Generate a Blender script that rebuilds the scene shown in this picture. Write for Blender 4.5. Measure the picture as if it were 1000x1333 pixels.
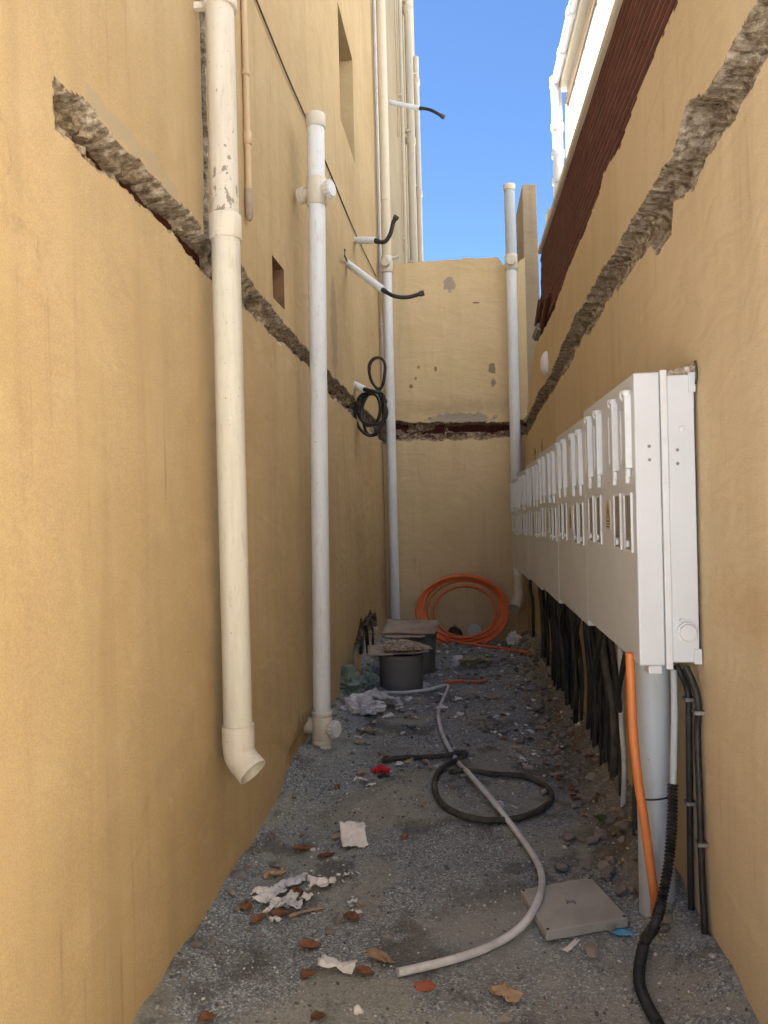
import bpy, math, random
import numpy as np
from mathutils import Vector, Matrix

random.seed(7)
for o in list(bpy.data.objects): bpy.data.objects.remove(o)
sc = bpy.context.scene
rad = math.radians

# ---------------------------------------------------------------- camera
CAM = Vector((0, 0, 1.5)); FPX = 1000.0
CM = Matrix.Rotation(rad(5.6), 3, 'Z') @ Matrix.Rotation(rad(90 - 0.25), 3, 'X') @ Matrix.Rotation(rad(-1.4), 3, 'Z')
cd = bpy.data.cameras.new('camera'); cam = bpy.data.objects.new('camera', cd); sc.collection.objects.link(cam)
cam.matrix_world = Matrix.Translation(CAM) @ CM.to_4x4()
cd.sensor_fit = 'VERTICAL'; cd.sensor_height = 36.0; cd.sensor_width = 27.0
cd.lens = 36.0 * FPX / 1333.0; cd.clip_start = 0.05; cd.clip_end = 500
sc.camera = cam
sc.render.resolution_x = 768; sc.render.resolution_y = 1024

# ---------------------------------------------------------------- light
SUN_EL, SUN_AZ = 61.0, 255.0           # azimuth clockwise from +Y: from the left
w = bpy.data.worlds.new('World'); sc.world = w; w.use_nodes = True
wn = w.node_tree.nodes; wl = w.node_tree.links
sky = wn.new('ShaderNodeTexSky'); sky.sky_type = 'NISHITA'; sky.sun_disc = False
sky.sun_elevation = rad(SUN_EL); sky.sun_rotation = rad(SUN_AZ)
sky.air_density = 1.0; sky.dust_density = 0.0; sky.ozone_density = 10.0
wl.new(sky.outputs[0], wn['Background'].inputs[0]); wn['Background'].inputs[1].default_value = 0.026
sd = bpy.data.lights.new('sun', 'SUN'); sd.energy = 5.0; sd.angle = rad(0.5); sd.color = (1, 0.98, 0.945)
sun = bpy.data.objects.new('sun', sd); sc.collection.objects.link(sun)
sv = Vector((math.sin(rad(SUN_AZ)) * math.cos(rad(SUN_EL)), math.cos(rad(SUN_AZ)) * math.cos(rad(SUN_EL)), math.sin(rad(SUN_EL))))
sun.rotation_euler = sv.to_track_quat('Z', 'Y').to_euler(); sun.location = (-6, -6, 22)
sc.view_settings.view_transform = 'Standard'; sc.view_settings.look = 'None'
sc.view_settings.exposure = 3.38; sc.view_settings.gamma = 1
try:
    sc.cycles.max_bounces = 8; sc.cycles.diffuse_bounces = 6
except Exception: pass

# ---------------------------------------------------------------- planes of the place and pixel -> point helpers
LA, LB = -1.02, 0.0125        # left wall face: x = LA + LB*y
RX = 0.79                     # right wall face
DY = 9.3                      # cross wall face
def ray(px, py): return CM @ Vector(((px - 500) / FPX, -(py - 666.5) / FPX, -1.0))
def aty(px, py, y): d = ray(px, py); return CAM + d * (y / d.y)
def atx(px, py, x): d = ray(px, py); return CAM + d * (x / d.x)
def atz(px, py, z=0.0): d = ray(px, py); return CAM + d * ((z - 1.5) / d.z)
def atl(px, py, off=0.0):     # point 'off' metres in front of the left wall face
    d = ray(px, py); t = (LA + off) / (d.x - LB * d.y); return CAM + d * t

# ---------------------------------------------------------------- noise
def _hash(i, j, seed):
    n = (i.astype(np.int64) * 374761393 + j.astype(np.int64) * 668265263 + seed * 1442695041) & 0x7fffffff
    n = ((n ^ (n >> 13)) * 1274126177) & 0x7fffffff
    return ((n ^ (n >> 16)) & 0xffff) / 65535.0
def vnoise(u, v, s, seed=0):
    u = np.asarray(u, float) / s; v = np.asarray(v, float) / s
    i = np.floor(u); j = np.floor(v); fu = u - i; fv = v - j
    fu = fu * fu * (3 - 2 * fu); fv = fv * fv * (3 - 2 * fv)
    a = _hash(i, j, seed); b = _hash(i + 1, j, seed); c = _hash(i, j + 1, seed); d = _hash(i + 1, j + 1, seed)
    return (a * (1 - fu) + b * fu) * (1 - fv) + (c * (1 - fu) + d * fu) * fv
def fbm(u, v, s, seed=0, octv=4, g=0.5):
    r = 0; a = 1; t = 0
    for k in range(octv):
        r = r + a * vnoise(u, v, s / 2 ** k, seed + k * 17); t += a; a *= g
    return r / t
def sstep(x, a, b): t = np.clip((x - a) / (b - a), 0, 1); return t * t * (3 - 2 * t)
def vor(u, v, s, seed=0):      # distance to nearest jittered point, 0..1
    u = np.asarray(u, float) / s; v = np.asarray(v, float) / s
    i = np.floor(u); j = np.floor(v); best = np.full(np.shape(u), 9.0)
    for di in (-1, 0, 1):
        for dj in (-1, 0, 1):
            a, b = i + di, j + dj
            best = np.minimum(best, (a + _hash(a, b, seed) - u) ** 2 + (b + _hash(a, b, seed + 5) - v) ** 2)
    return np.sqrt(best)

# ---------------------------------------------------------------- materials
def new_mat(name):
    m = bpy.data.materials.new(name); m.use_nodes = True
    return m, m.node_tree.nodes, m.node_tree.links, m.node_tree.nodes['Principled BSDF']
class NT:
    def __init__(s, m): s.n = m.node_tree.nodes; s.l = m.node_tree.links
    def pos(s, scale=(1, 1, 1), obj=False):
        if obj: t = s.n.new('ShaderNodeTexCoord').outputs['Object']
        else: t = s.n.new('ShaderNodeNewGeometry').outputs['Position']
        mp = s.n.new('ShaderNodeMapping'); mp.inputs['Scale'].default_value = scale
        s.l.new(t, mp.inputs['Vector']); return mp.outputs[0]
    def noise(s, vec, scale, detail=4, rough=0.55, dist=0):
        t = s.n.new('ShaderNodeTexNoise'); t.inputs['Scale'].default_value = scale; t.inputs['Detail'].default_value = detail
        t.inputs['Roughness'].default_value = rough; t.inputs['Distortion'].default_value = dist
        s.l.new(vec, t.inputs['Vector']); return t.outputs['Fac']
    def voro(s, vec, scale, out='Distance', feature='F1'):
        t = s.n.new('ShaderNodeTexVoronoi'); t.feature = feature; t.inputs['Scale'].default_value = scale
        s.l.new(vec, t.inputs['Vector']); return t.outputs[out]
    def ramp(s, fac, stops):
        r = s.n.new('ShaderNodeValToRGB'); e = r.color_ramp.elements
        while len(e) < len(stops): e.new(0.5)
        for k, (p, c) in enumerate(stops):
            e[k].position = p; e[k].color = (*c, 1) if hasattr(c, '__len__') else (c, c, c, 1)
        s.l.new(fac, r.inputs[0]); return r.outputs[0]
    def mix(s, fac, a, b, mode='MIX'):
        x = s.n.new('ShaderNodeMix'); x.data_type = 'RGBA'; x.blend_type = mode
        for i, v in ((0, fac), (6, a), (7, b)):
            if hasattr(v, 'is_output') or isinstance(v, bpy.types.NodeSocket): s.l.new(v, x.inputs[i])
            elif i == 0: x.inputs[0].default_value = v
            else: x.inputs[i].default_value = (*v, 1)
        return x.outputs[2]
    def math(s, op, a, b=0.0):
        x = s.n.new('ShaderNodeMath'); x.operation = op
        for i, v in ((0, a), (1, b)):
            if isinstance(v, bpy.types.NodeSocket): s.l.new(v, x.inputs[i])
            else: x.inputs[i].default_value = v
        return x.outputs[0]
    def bump(s, bsdf, h, strength=0.3, dist=0.01):
        b = s.n.new('ShaderNodeBump'); b.inputs['Strength'].default_value = strength; b.inputs['Distance'].default_value = dist
        s.l.new(h, b.inputs['Height'])
        if bsdf.inputs['Normal'].is_linked: s.l.new(bsdf.inputs['Normal'].links[0].from_socket, b.inputs['Normal'])
        s.l.new(b.outputs[0], bsdf.inputs['Normal'])
    def spot(s, centre, radius, edge=0.5, nscale=14):   # irregular patch mask round a place on a wall
        g = s.n.new('ShaderNodeNewGeometry').outputs['Position']
        mp = s.n.new('ShaderNodeMapping'); mp.vector_type = 'TEXTURE'
        mp.inputs['Location'].default_value = centre; mp.inputs['Scale'].default_value = radius
        s.l.new(g, mp.inputs['Vector'])
        ln = s.n.new('ShaderNodeVectorMath'); ln.operation = 'LENGTH'; s.l.new(mp.outputs[0], ln.inputs[0])
        if not hasattr(s, 'cache'): s.cache = {}
        if nscale not in s.cache: s.cache[nscale] = s.noise(s.pos(), nscale, 4, 0.65)
        nz = s.cache[nscale]
        v = s.math('ADD', ln.outputs['Value'], s.math('MULTIPLY', s.math('SUBTRACT', nz, 0.5), 1.6))
        return s.ramp(v, [(1 - edge * 0.3, 1.0), (1 - edge * 0.1, 0.0)]) if edge < 1 else s.ramp(v, [(0.15, 1.0), (1.0, 0.0)])

def plaster(name, base, dark, light, spots=(), chips=0.35, grime=0.5):
    m, n, l, b = new_mat(name); t = NT(m); P = t.pos()
    big = t.noise(P, 0.9, 3, 0.5)
    col = t.mix(t.ramp(big, [(0.35, 0.0), (0.7, 1.0)]), base, dark)
    med = t.noise(P, 5, 5, 0.6)
    col = t.mix(t.math('MULTIPLY', t.ramp(med, [(0.5, 0.0), (0.75, 1.0)]), 0.35), col, light)
    st = t.noise(t.pos((3.2, 3.2, 0.22)), 2.2, 5, 0.6, 0.4)
    col = t.mix(t.math('MULTIPLY', t.ramp(st, [(0.5, 0.0), (0.72, 1.0)]), grime), col, tuple(c * 0.72 for c in dark))
    gr = t.noise(P, 210, 2, 0.8)
    col = t.mix(1.0, col, t.ramp(gr, [(0.3, 0.84), (0.7, 1.12)]), 'MULTIPLY')
    ch = t.noise(P, 24, 5, 0.75)
    chm = t.ramp(t.noise(P, 2.1, 2, 0.5), [(0.56, 0.0), (0.68, 1.0)])
    chf = t.math('MULTIPLY', t.math('MULTIPLY', t.ramp(ch, [(0.66, 0.0), (0.71, 1.0)]), chm), chips)
    col = t.mix(chf, col, (0.13, 0.10, 0.075))
    dr = t.noise(t.pos((16, 16, 0.7)), 2.0, 3, 0.6)
    drm = t.ramp(t.noise(P, 1.3, 2, 0.5), [(0.50, 0.0), (0.62, 1.0)])
    col = t.mix(t.math('MULTIPLY', t.math('MULTIPLY', t.ramp(dr, [(0.60, 0.0), (0.72, 1.0)]), drm), 0.45), col, tuple(c * 0.5 for c in dark))
    wv = n.new('ShaderNodeVectorMath'); wv.operation = 'ADD'
    tn = n.new('ShaderNodeTexNoise'); tn.inputs['Scale'].default_value = 3.5; tn.inputs['Detail'].default_value = 4; l.new(P, tn.inputs['Vector'])
    sc2 = n.new('ShaderNodeVectorMath'); sc2.operation = 'SCALE'; sc2.inputs['Scale'].default_value = 0.45; l.new(tn.outputs['Color'], sc2.inputs[0])
    l.new(P, wv.inputs[0]); l.new(sc2.outputs[0], wv.inputs[1])
    ck = t.ramp(t.voro(wv.outputs[0], 0.9, 'Distance', 'DISTANCE_TO_EDGE'), [(0.0, 1.0), (0.0045, 0.0)])
    ckm = t.ramp(t.noise(P, 0.8, 3, 0.6), [(0.53, 0.0), (0.60, 1.0)])
    crk = t.math('MULTIPLY', ck, ckm)
    col = t.mix(t.math('MULTIPLY', crk, 0.16), col, tuple(c * 0.3 for c in dark))
    gg_ = t.noise(t.pos((60, 60, 26)), 1.0, 3, 0.6)
    ggm = t.ramp(t.noise(P, 3.0, 2, 0.5), [(0.50, 0.0), (0.60, 1.0)])
    gou = t.math('MULTIPLY', t.ramp(gg_, [(0.735, 0.0), (0.755, 1.0)]), ggm)
    col = t.mix(t.math('MULTIPLY', gou, 0.75), col, tuple(c * 0.35 for c in dark))
    sp2 = t.ramp(t.noise(P, 9, 5, 0.7), [(0.66, 0.0), (0.70, 1.0)])
    col = t.mix(t.math('MULTIPLY', sp2, 0.22), col, tuple(min(c * 1.25, 0.8) for c in light))
    for (c, r, cc, a, e) in spots:
        col = t.mix(t.math('MULTIPLY', t.spot(c, r, e), a), col, cc)
    l.new(col, b.inputs['Base Color']); b.inputs['Roughness'].default_value = 0.93
    b.inputs['Specular IOR Level'].default_value = 0.15
    t.bump(b, gr, 0.35, 0.003); t.bump(b, med, 0.25, 0.012); t.bump(b, t.noise(P, 1.6, 3, 0.5), 0.35, 0.05)
    t.bump(b, t.math('MULTIPLY', chf, -1.0), 0.6, 0.006)
    t.bump(b, t.math('MULTIPLY', crk, -1.0), 0.25, 0.002)
    t.bump(b, t.noise(t.pos((1, 1, 2.2)), 3.2, 2, 0.4, 1.2), 0.30, 0.03)
    return m
def rubble_mat(name, tint=(1, 1, 1)):
    m, n, l, b = new_mat(name); t = NT(m); P = t.pos()
    a = t.noise(P, 32, 6, 0.72)
    c = lambda r, g, bb: (r * tint[0], g * tint[1], bb * tint[2])
    col = t.ramp(a, [(0.30, c(0.05, 0.036, 0.025)), (0.43, c(0.21, 0.16, 0.11)), (0.54, c(0.40, 0.335, 0.255)), (0.66, c(0.68, 0.61, 0.50))])  # low grain goes dark, painting shade into the hollows of the rubble
    v = t.voro(P, 55, 'Color')
    sep = n.new('ShaderNodeSeparateColor'); l.new(v, sep.inputs[0])
    col = t.mix(t.ramp(sep.outputs[0], [(0.86, 0.0), (0.90, 0.45)]), col, c(0.50, 0.45, 0.40))
    col = t.mix(t.ramp(sep.outputs[1], [(0.86, 0.0), (0.90, 0.4)]), col, c(0.16, 0.12, 0.09))
    col = t.mix(t.math('MULTIPLY', t.ramp(t.noise(P, 5, 3), [(0.5, 0.0), (0.65, 1.0)]), 0.5), col, c(0.22, 0.165, 0.11))
    l.new(col, b.inputs['Base Color']); b.inputs['Roughness'].default_value = 0.97; b.inputs['Specular IOR Level'].default_value = 0.1
    t.bump(b, a, 0.8, 0.010); t.bump(b, t.noise(P, 90, 4, 0.7), 0.7, 0.005)
    return m
def simple(name, col, rough=0.5, metal=0.0, dirt=0.25, dcol=None, scale=14, bump=0.12, bdist=0.002, spec=0.5, obj=True, var=0.0, fine=60):
    m, n, l, b = new_mat(name); t = NT(m); P = t.pos(obj=obj)
    dcol = dcol or tuple(c * 0.45 for c in col)
    a = t.noise(P, scale, 6, 0.65)
    c = t.mix(t.math('MULTIPLY', t.ramp(a, [(0.45, 0.0), (0.75, 1.0)]), dirt * 1.6), col, dcol)
    c = t.mix(t.math('MULTIPLY', t.ramp(t.noise(P, fine, 4, 0.7), [(0.55, 0.0), (0.72, 1.0)]), dirt), c, dcol)
    if var:
        oi = n.new('ShaderNodeObjectInfo'); hv = n.new('ShaderNodeHueSaturation')
        l.new(t.math('ADD', t.math('MULTIPLY', oi.outputs['Random'], var), 1 - var / 2), hv.inputs['Value']); l.new(c, hv.inputs['Color']); c = hv.outputs[0]
    l.new(c, b.inputs['Base Color']); b.inputs['Metallic'].default_value = metal
    b.inputs['Specular IOR Level'].default_value = spec
    l.new(t.ramp(a, [(0.3, max(rough - 0.08, 0.05)), (0.8, min(rough + 0.15, 1))]), b.inputs['Roughness'])
    t.bump(b, t.noise(P, fine * 1.5, 3, 0.6), bump, bdist)
    return m

def pvc(name, col, peel=None, dirt=0.3):      # plastic pipe with streaky grime, optional peeled zone (z0,z1)
    m, n, l, b = new_mat(name); t = NT(m); P = t.pos()
    st = t.noise(t.pos((9, 9, 0.8)), 3, 5, 0.6)
    c = t.mix(t.math('MULTIPLY', t.ramp(st, [(0.45, 0.0), (0.75, 1.0)]), dirt), col, tuple(x * y for x, y in zip(col, (0.62, 0.55, 0.45))))
    sp = t.noise(P, 75, 3, 0.6)
    c = t.mix(t.ramp(sp, [(0.685, 0.0), (0.715, 0.75)]), c, (0.20, 0.15, 0.10))
    sc_ = t.noise(t.pos((14, 14, 2.2)), 4.0, 5, 0.7)
    c = t.mix(t.math('MULTIPLY', t.ramp(sc_, [(0.58, 0.0), (0.63, 1.0)]), 0.28), c, (0.36, 0.29, 0.20))
    c = t.mix(t.math('MULTIPLY', t.ramp(t.noise(P, 12, 6, 0.7), [(0.5, 0.0), (0.8, 1.0)]), 0.25), c, tuple(x * 0.7 for x in col))
    if peel:
        g = n.new('ShaderNodeNewGeometry'); s = n.new('ShaderNodeSeparateXYZ'); l.new(g.outputs['Position'], s.inputs[0])
        mr = n.new('ShaderNodeMapRange'); mr.inputs[1].default_value = peel[1]; mr.inputs[2].default_value = peel[0]
        l.new(s.outputs[2], mr.inputs[0])
        f = t.noise(t.pos((1, 1, 0.6)), 38, 4, 0.62)
        f = t.math('ADD', f, t.math('MULTIPLY', mr.outputs[0], 0.13))
        c = t.mix(t.ramp(f, [(0.69, 0.0), (0.715, 1.0)]), c, (0.27, 0.235, 0.19))
    l.new(c, b.inputs['Base Color']); b.inputs['Roughness'].default_value = 0.5; b.inputs['Specular IOR Level'].default_value = 0.3
    t.bump(b, t.noise(P, 30, 3), 0.08, 0.003)
    return m

M = {}
def build_mats():
    p = atl(435, 425); q = aty(585, 370, DY); q2 = aty(600, 520, DY); q3 = aty(640, 480, DY); q4 = aty(700, 880, DY)
    lips = [(tuple(atl(*q_)), (0.2, 0.085, 0.035), (0.40, 0.33, 0.225), 0.7, 0.5) for q_ in ((128, 138), (150, 163), (172, 186), (198, 214), (222, 245))]
    M['plaster_left'] = plaster('golden plaster', (0.53, 0.395, 0.22), (0.45, 0.33, 0.175), (0.59, 0.46, 0.285),
        [(tuple(p), (0.2, 0.16, 0.40), (0.24, 0.195, 0.14), 0.6, 0.5),
         (tuple(atl(505, 750)), (0.3, 1.2, 0.5), (0.23, 0.16, 0.09), 0.5, 1.0),
         (tuple(atl(395, 960)), (0.2, 0.35, 0.15), (0.25, 0.18, 0.10), 0.6, 0.5)] + lips, grime=0.28)
    M['plaster_right'] = plaster('sandy plaster', (0.60, 0.485, 0.315), (0.54, 0.425, 0.265), (0.65, 0.545, 0.385),
        [(tuple(atx(985, 800, RX)), (0.1, 0.5, 0.14), (0.40, 0.26, 0.13), 0.4, 1.0)], grime=0.3)
    M['plaster_cross'] = plaster('cross wall plaster', (0.64, 0.50, 0.295), (0.57, 0.435, 0.245), (0.68, 0.55, 0.36),
        [(tuple(q), (0.085, 0.3, 0.09), (0.31, 0.27, 0.215), 0.85, 0.5),
         (tuple(q3), (0.05, 0.3, 0.07), (0.17, 0.14, 0.11), 0.8, 0.5),
         (tuple(aty(642, 498, DY)), (0.03, 0.3, 0.06), (0.2, 0.16, 0.12), 0.7, 0.5),
         (tuple(aty(545, 478, DY)), (0.022, 0.3, 0.02), (0.22, 0.10, 0.06), 0.8, 0.5),
         (tuple(aty(567, 480, DY)), (0.02, 0.3, 0.03), (0.22, 0.10, 0.06), 0.8, 0.5),
         (tuple(aty(541, 493, DY)), (0.018, 0.3, 0.02), (0.22, 0.10, 0.06), 0.8, 0.5),
         (tuple(aty(535, 503, DY)), (0.025, 0.3, 0.025), (0.22, 0.10, 0.06), 0.8, 0.5),
         (tuple(aty(620, 394, DY)), (0.05, 0.3, 0.015), (0.22, 0.10, 0.06), 0.8, 0.5),
         (tuple(aty(560, 545, DY)), (0.03, 0.3, 0.02), (0.22, 0.10, 0.06), 0.8, 0.5),
         (tuple(aty(600, 545, DY)), (0.45, 0.3, 0.075), (0.36, 0.32, 0.265), 0.9, 0.5),
         (tuple(aty(600, 530, DY)), (1.2, 0.3, 0.14), (0.36, 0.27, 0.17), 0.5, 1.0)], chips=0.7, grime=0.3)
    M['plaster_far'] = plaster('pale cream plaster', (0.47, 0.38, 0.24), (0.43, 0.34, 0.21), (0.51, 0.425, 0.285), chips=0.1, grime=0.25)
    M['plaster_grey'] = plaster('bare pier plaster', (0.40, 0.32, 0.22), (0.34, 0.27, 0.185), (0.45, 0.37, 0.27), grime=0.5)
    M['white_wall'] = plaster('white paint render', (0.42, 0.42, 0.415), (0.40, 0.40, 0.395), (0.44, 0.44, 0.435), chips=0.1, grime=0.1)
    M['rubble'] = rubble_mat('broken concrete and mortar')
    M['rubble_back'] = rubble_mat('broken mortar with red block', (0.85, 0.75, 0.7))
    M['maroon'] = simple('maroon red block', (0.085, 0.022, 0.016), 0.8, dirt=0.5, dcol=(0.03, 0.012, 0.01), obj=False, bump=0.6, bdist=0.006, spec=0.2)
    m, n, l, b = new_mat('maroon grooved blocks'); t = NT(m); P = t.pos((1, 0.35, 1.6))
    c = t.ramp(t.noise(P, 16, 6, 0.7), [(0.3, (0.045, 0.014, 0.011)), (0.55, (0.10, 0.028, 0.020)), (0.75, (0.155, 0.048, 0.032))])
    c = t.mix(t.ramp(t.noise(t.pos((1, 0.5, 3)), 26, 4, 0.75), [(0.69, 0.0), (0.72, 0.8)]), c, (0.34, 0.24, 0.18))
    c = t.mix(t.ramp(t.noise(t.pos((1, 0.5, 1)), 9, 5, 0.7), [(0.64, 0.0), (0.69, 0.8)]), c, (0.02, 0.01, 0.009))
    l.new(c, b.inputs['Base Color']); b.inputs['Roughness'].default_value = 0.8; b.inputs['Specular IOR Level'].default_value = 0.2
    t.bump(b, t.noise(P, 30, 5, 0.7), 0.7, 0.01); M['blocks'] = m
    M['mortar'] = simple('pale mortar line', (0.21, 0.12, 0.09), 0.95, dirt=0.5, obj=False, bump=0.5, spec=0.1)
    M['cement'] = simple('grey cement', (0.30, 0.28, 0.25), 0.95, dirt=0.4, obj=False, bump=0.5, bdist=0.004, spec=0.1)
    M['pvc_cream'] = pvc('cream painted pipe', (0.60, 0.575, 0.49), dirt=0.45)
    M['pvc_peel'] = pvc('cream painted pipe, peeling', (0.59, 0.55, 0.47), peel=(2.70, 3.05), dirt=0.35)
    M['pvc_fit'] = pvc('cream fitting', (0.62, 0.58, 0.49), dirt=0.25)
    M['pvc_white'] = pvc('white pipe', (0.69, 0.72, 0.75), dirt=0.22)
    M['pvc_grey'] = pvc('grey pipe', (0.42, 0.46, 0.49), dirt=0.2)
    M['pvc_beige'] = pvc('beige overpainted pipe', (0.56, 0.42, 0.26), peel=(2.6, 3.2), dirt=0.5)
    M['pvc_pale'] = pvc('pale far pipe', (0.60, 0.53, 0.41), dirt=0.15)
    M['bore_shade'] = simple('pipe bore shade', (0.10, 0.085, 0.065), 0.8)
    M['black'] = simple('black rubber', (0.015, 0.0145, 0.014), 0.45, dirt=0.2, dcol=(0.12, 0.10, 0.08), spec=0.35)
    M['black_dusty'] = simple('dusty black rubber', (0.045, 0.043, 0.040), 0.75, dirt=0.5, dcol=(0.17, 0.15, 0.12), scale=8, spec=0.3)
    M['orange'] = simple('orange conduit', (0.60, 0.18, 0.045), 0.5, dirt=0.25, dcol=(0.45, 0.16, 0.06))
    M['orange_coil'] = simple('dusty orange conduit', (0.72, 0.165, 0.045), 0.6, dirt=0.3, dcol=(0.27, 0.10, 0.05), scale=6)
    M['hose'] = simple('grey hose', (0.60, 0.62, 0.64), 0.55, dirt=0.35, dcol=(0.2, 0.18, 0.15), scale=9)
    M['cab'] = simple('grey powder coat', (0.56, 0.585, 0.61), 0.5, dirt=0.14, dcol=(0.42, 0.39, 0.34), scale=3, bump=0.10, fine=160)
    M['cab2'] = simple('grey powder coat trim', (0.60, 0.62, 0.635), 0.45, dirt=0.12, dcol=(0.36, 0.32, 0.27), scale=9)
    M['pane'] = simple('dusty meter pane', (0.17, 0.14, 0.105), 0.35, dirt=0.45, dcol=(0.30, 0.26, 0.20), scale=22, spec=0.5)
    M['screw'] = simple('dull screw', (0.25, 0.24, 0.23), 0.5, metal=0.6)
    M['sign_white'] = simple('label film', (0.55, 0.50, 0.40), 0.5)
    M['sign_yellow'] = simple('label yellow', (0.50, 0.36, 0.06), 0.5)
    M['sign_black'] = simple('label ink', (0.03, 0.03, 0.03), 0.6)
    M['concrete'] = simple('concrete slab', (0.36, 0.365, 0.34), 0.9, dirt=0.35, dcol=(0.24, 0.21, 0.18), scale=6, bump=0.5, bdist=0.003, spec=0.15, fine=120)
    M['bucket'] = simple('dark grey plastic', (0.14, 0.145, 0.15), 0.6, dirt=0.5, dcol=(0.2, 0.18, 0.15), scale=8)
    M['card'] = simple('dirty cardboard', (0.38, 0.31, 0.24), 0.9, dirt=0.4, dcol=(0.13, 0.10, 0.08), scale=7, spec=0.1)
    M['box_brown'] = simple('rusty brown box', (0.20, 0.115, 0.065), 0.85, dirt=0.5, obj=False, spec=0.15)
    M['wood'] = simple('raw wood', (0.42, 0.21, 0.09), 0.8, dirt=0.4, scale=20, spec=0.2)
    M['stone'] = simple('grey stone', (0.27, 0.245, 0.215), 0.95, dirt=0.4, scale=30, bump=0.5, spec=0.15, var=0.5)
    M['paper'] = simple('white paper', (0.72, 0.71, 0.68), 0.85, dirt=0.25, dcol=(0.40, 0.35, 0.30), scale=30, spec=0.2)
    M['leaf'] = simple('dry brown leaf', (0.19, 0.095, 0.05), 0.8, dirt=0.5, dcol=(0.08, 0.035, 0.02), scale=40, spec=0.25, var=0.7)
    M['leaf_tan'] = simple('dry tan leaf', (0.40, 0.29, 0.18), 0.85, dirt=0.4, dcol=(0.22, 0.13, 0.07), scale=30, spec=0.2, var=0.4)
    M['leaf_green'] = simple('green leaf', (0.05, 0.11, 0.025), 0.6, dirt=0.4)
    M['blue'] = simple('blue wrapper', (0.05, 0.30, 0.52), 0.35, dirt=0.3, dcol=(0.5, 0.6, 0.65), scale=40)
    M['red'] = simple('red cloth', (0.50, 0.015, 0.03), 0.7, dirt=0.3)
    M['terracotta'] = simple('terracotta shard', (0.36, 0.12, 0.07), 0.9, dirt=0.3, spec=0.1)
    M['bulk'] = simple('white lamp plastic', (0.72, 0.71, 0.75), 0.4, dirt=0.1)
    M['tealbag'] = simple('dusty teal plastic', (0.18, 0.24, 0.21), 0.45, dirt=0.4, scale=20)
    M['green_grey'] = simple('olive plastic sheet', (0.30, 0.28, 0.15), 0.5, dirt=0.4, scale=20)
    m, n, l, b = new_mat('thin white plastic bag'); t = NT(m)
    l.new(t.ramp(t.noise(t.pos(obj=True), 14, 5, 0.7), [(0.35, (0.42, 0.41, 0.43)), (0.6, (0.72, 0.73, 0.76))]), b.inputs['Base Color'])
    b.inputs['Roughness'].default_value = 0.3; b.inputs['Transmission Weight'].default_value = 0.15; M['bag'] = m
    # ground: fine dark gravel, dust and sand patches
    m, n, l, b = new_mat('gravel and dust'); t = NT(m); P = t.pos()
    g1 = t.voro(P, 165, 'Color'); s = n.new('ShaderNodeSeparateColor'); l.new(g1, s.inputs[0])
    col = t.ramp(s.outputs[0], [(0.0, (0.098, 0.107, 0.110)), (0.5, (0.240, 0.263, 0.269)), (0.82, (0.371, 0.407, 0.412)), (0.93, (0.634, 0.690, 0.674))])
    col = t.mix(0.35, col, t.ramp(t.noise(P, 60, 6, 0.75), [(0.3, (0.098, 0.106, 0.105)), (0.7, (0.393, 0.419, 0.419))]))
    sand = t.noise(P, 1.7, 6, 0.62, 0.3)
    col = t.mix(t.math('MULTIPLY', t.ramp(sand, [(0.49, 0.0), (0.56, 1.0)]), 0.85), col, t.ramp(t.noise(P, 90, 4, 0.7), [(0.3, (0.240, 0.240, 0.203)), (0.7, (0.404, 0.413, 0.361))]))
    dk = t.noise(P, 2.6, 5, 0.65)
    col = t.mix(t.math('MULTIPLY', t.ramp(dk, [(0.52, 0.0), (0.60, 1.0)]), 0.7), col, (0.109, 0.105, 0.092))
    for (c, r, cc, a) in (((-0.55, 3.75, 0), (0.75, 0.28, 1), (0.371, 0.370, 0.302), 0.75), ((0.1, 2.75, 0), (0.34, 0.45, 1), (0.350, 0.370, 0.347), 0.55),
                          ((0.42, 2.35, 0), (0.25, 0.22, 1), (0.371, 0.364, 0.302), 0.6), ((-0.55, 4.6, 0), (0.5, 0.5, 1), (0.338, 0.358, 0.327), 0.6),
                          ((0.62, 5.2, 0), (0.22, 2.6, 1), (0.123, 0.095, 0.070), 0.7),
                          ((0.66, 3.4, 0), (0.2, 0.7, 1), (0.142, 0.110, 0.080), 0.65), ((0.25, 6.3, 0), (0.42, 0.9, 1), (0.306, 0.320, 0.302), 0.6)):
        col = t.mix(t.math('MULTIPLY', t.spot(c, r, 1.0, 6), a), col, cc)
    gg = n.new('ShaderNodeNewGeometry'); sx = n.new('ShaderNodeSeparateXYZ'); l.new(gg.outputs['Position'], sx.inputs[0])
    # unseen street ground all round, made pale and neutral to bounce sunlight
    far = t.math('MAXIMUM', t.math('LESS_THAN', sx.outputs[1], 0.6), t.math('MAXIMUM', t.math('GREATER_THAN', sx.outputs[1], 11.0), t.math('GREATER_THAN', t.math('ABSOLUTE', sx.outputs[0]), 3.0)))
    col = t.mix(far, col, (0.56, 0.55, 0.53))
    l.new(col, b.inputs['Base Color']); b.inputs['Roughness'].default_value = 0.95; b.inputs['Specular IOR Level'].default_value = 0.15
    t.bump(b, t.voro(P, 165), 0.8, 0.005); t.bump(b, t.noise(P, 22, 6, 0.7), 0.7, 0.02)
    M['ground'] = m
    m, n, l, b = new_mat('loose stone chips'); t = NT(m)
    r = n.new('ShaderNodeNewGeometry').outputs['Random Per Island']
    l.new(t.ramp(r, [(0.0, (0.088, 0.090, 0.087)), (0.4, (0.220, 0.224, 0.213)), (0.75, (0.363, 0.362, 0.333)), (0.92, (0.528, 0.529, 0.483)), (0.985, (0.700, 0.700, 0.644))]), b.inputs['Base Color'])
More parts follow.
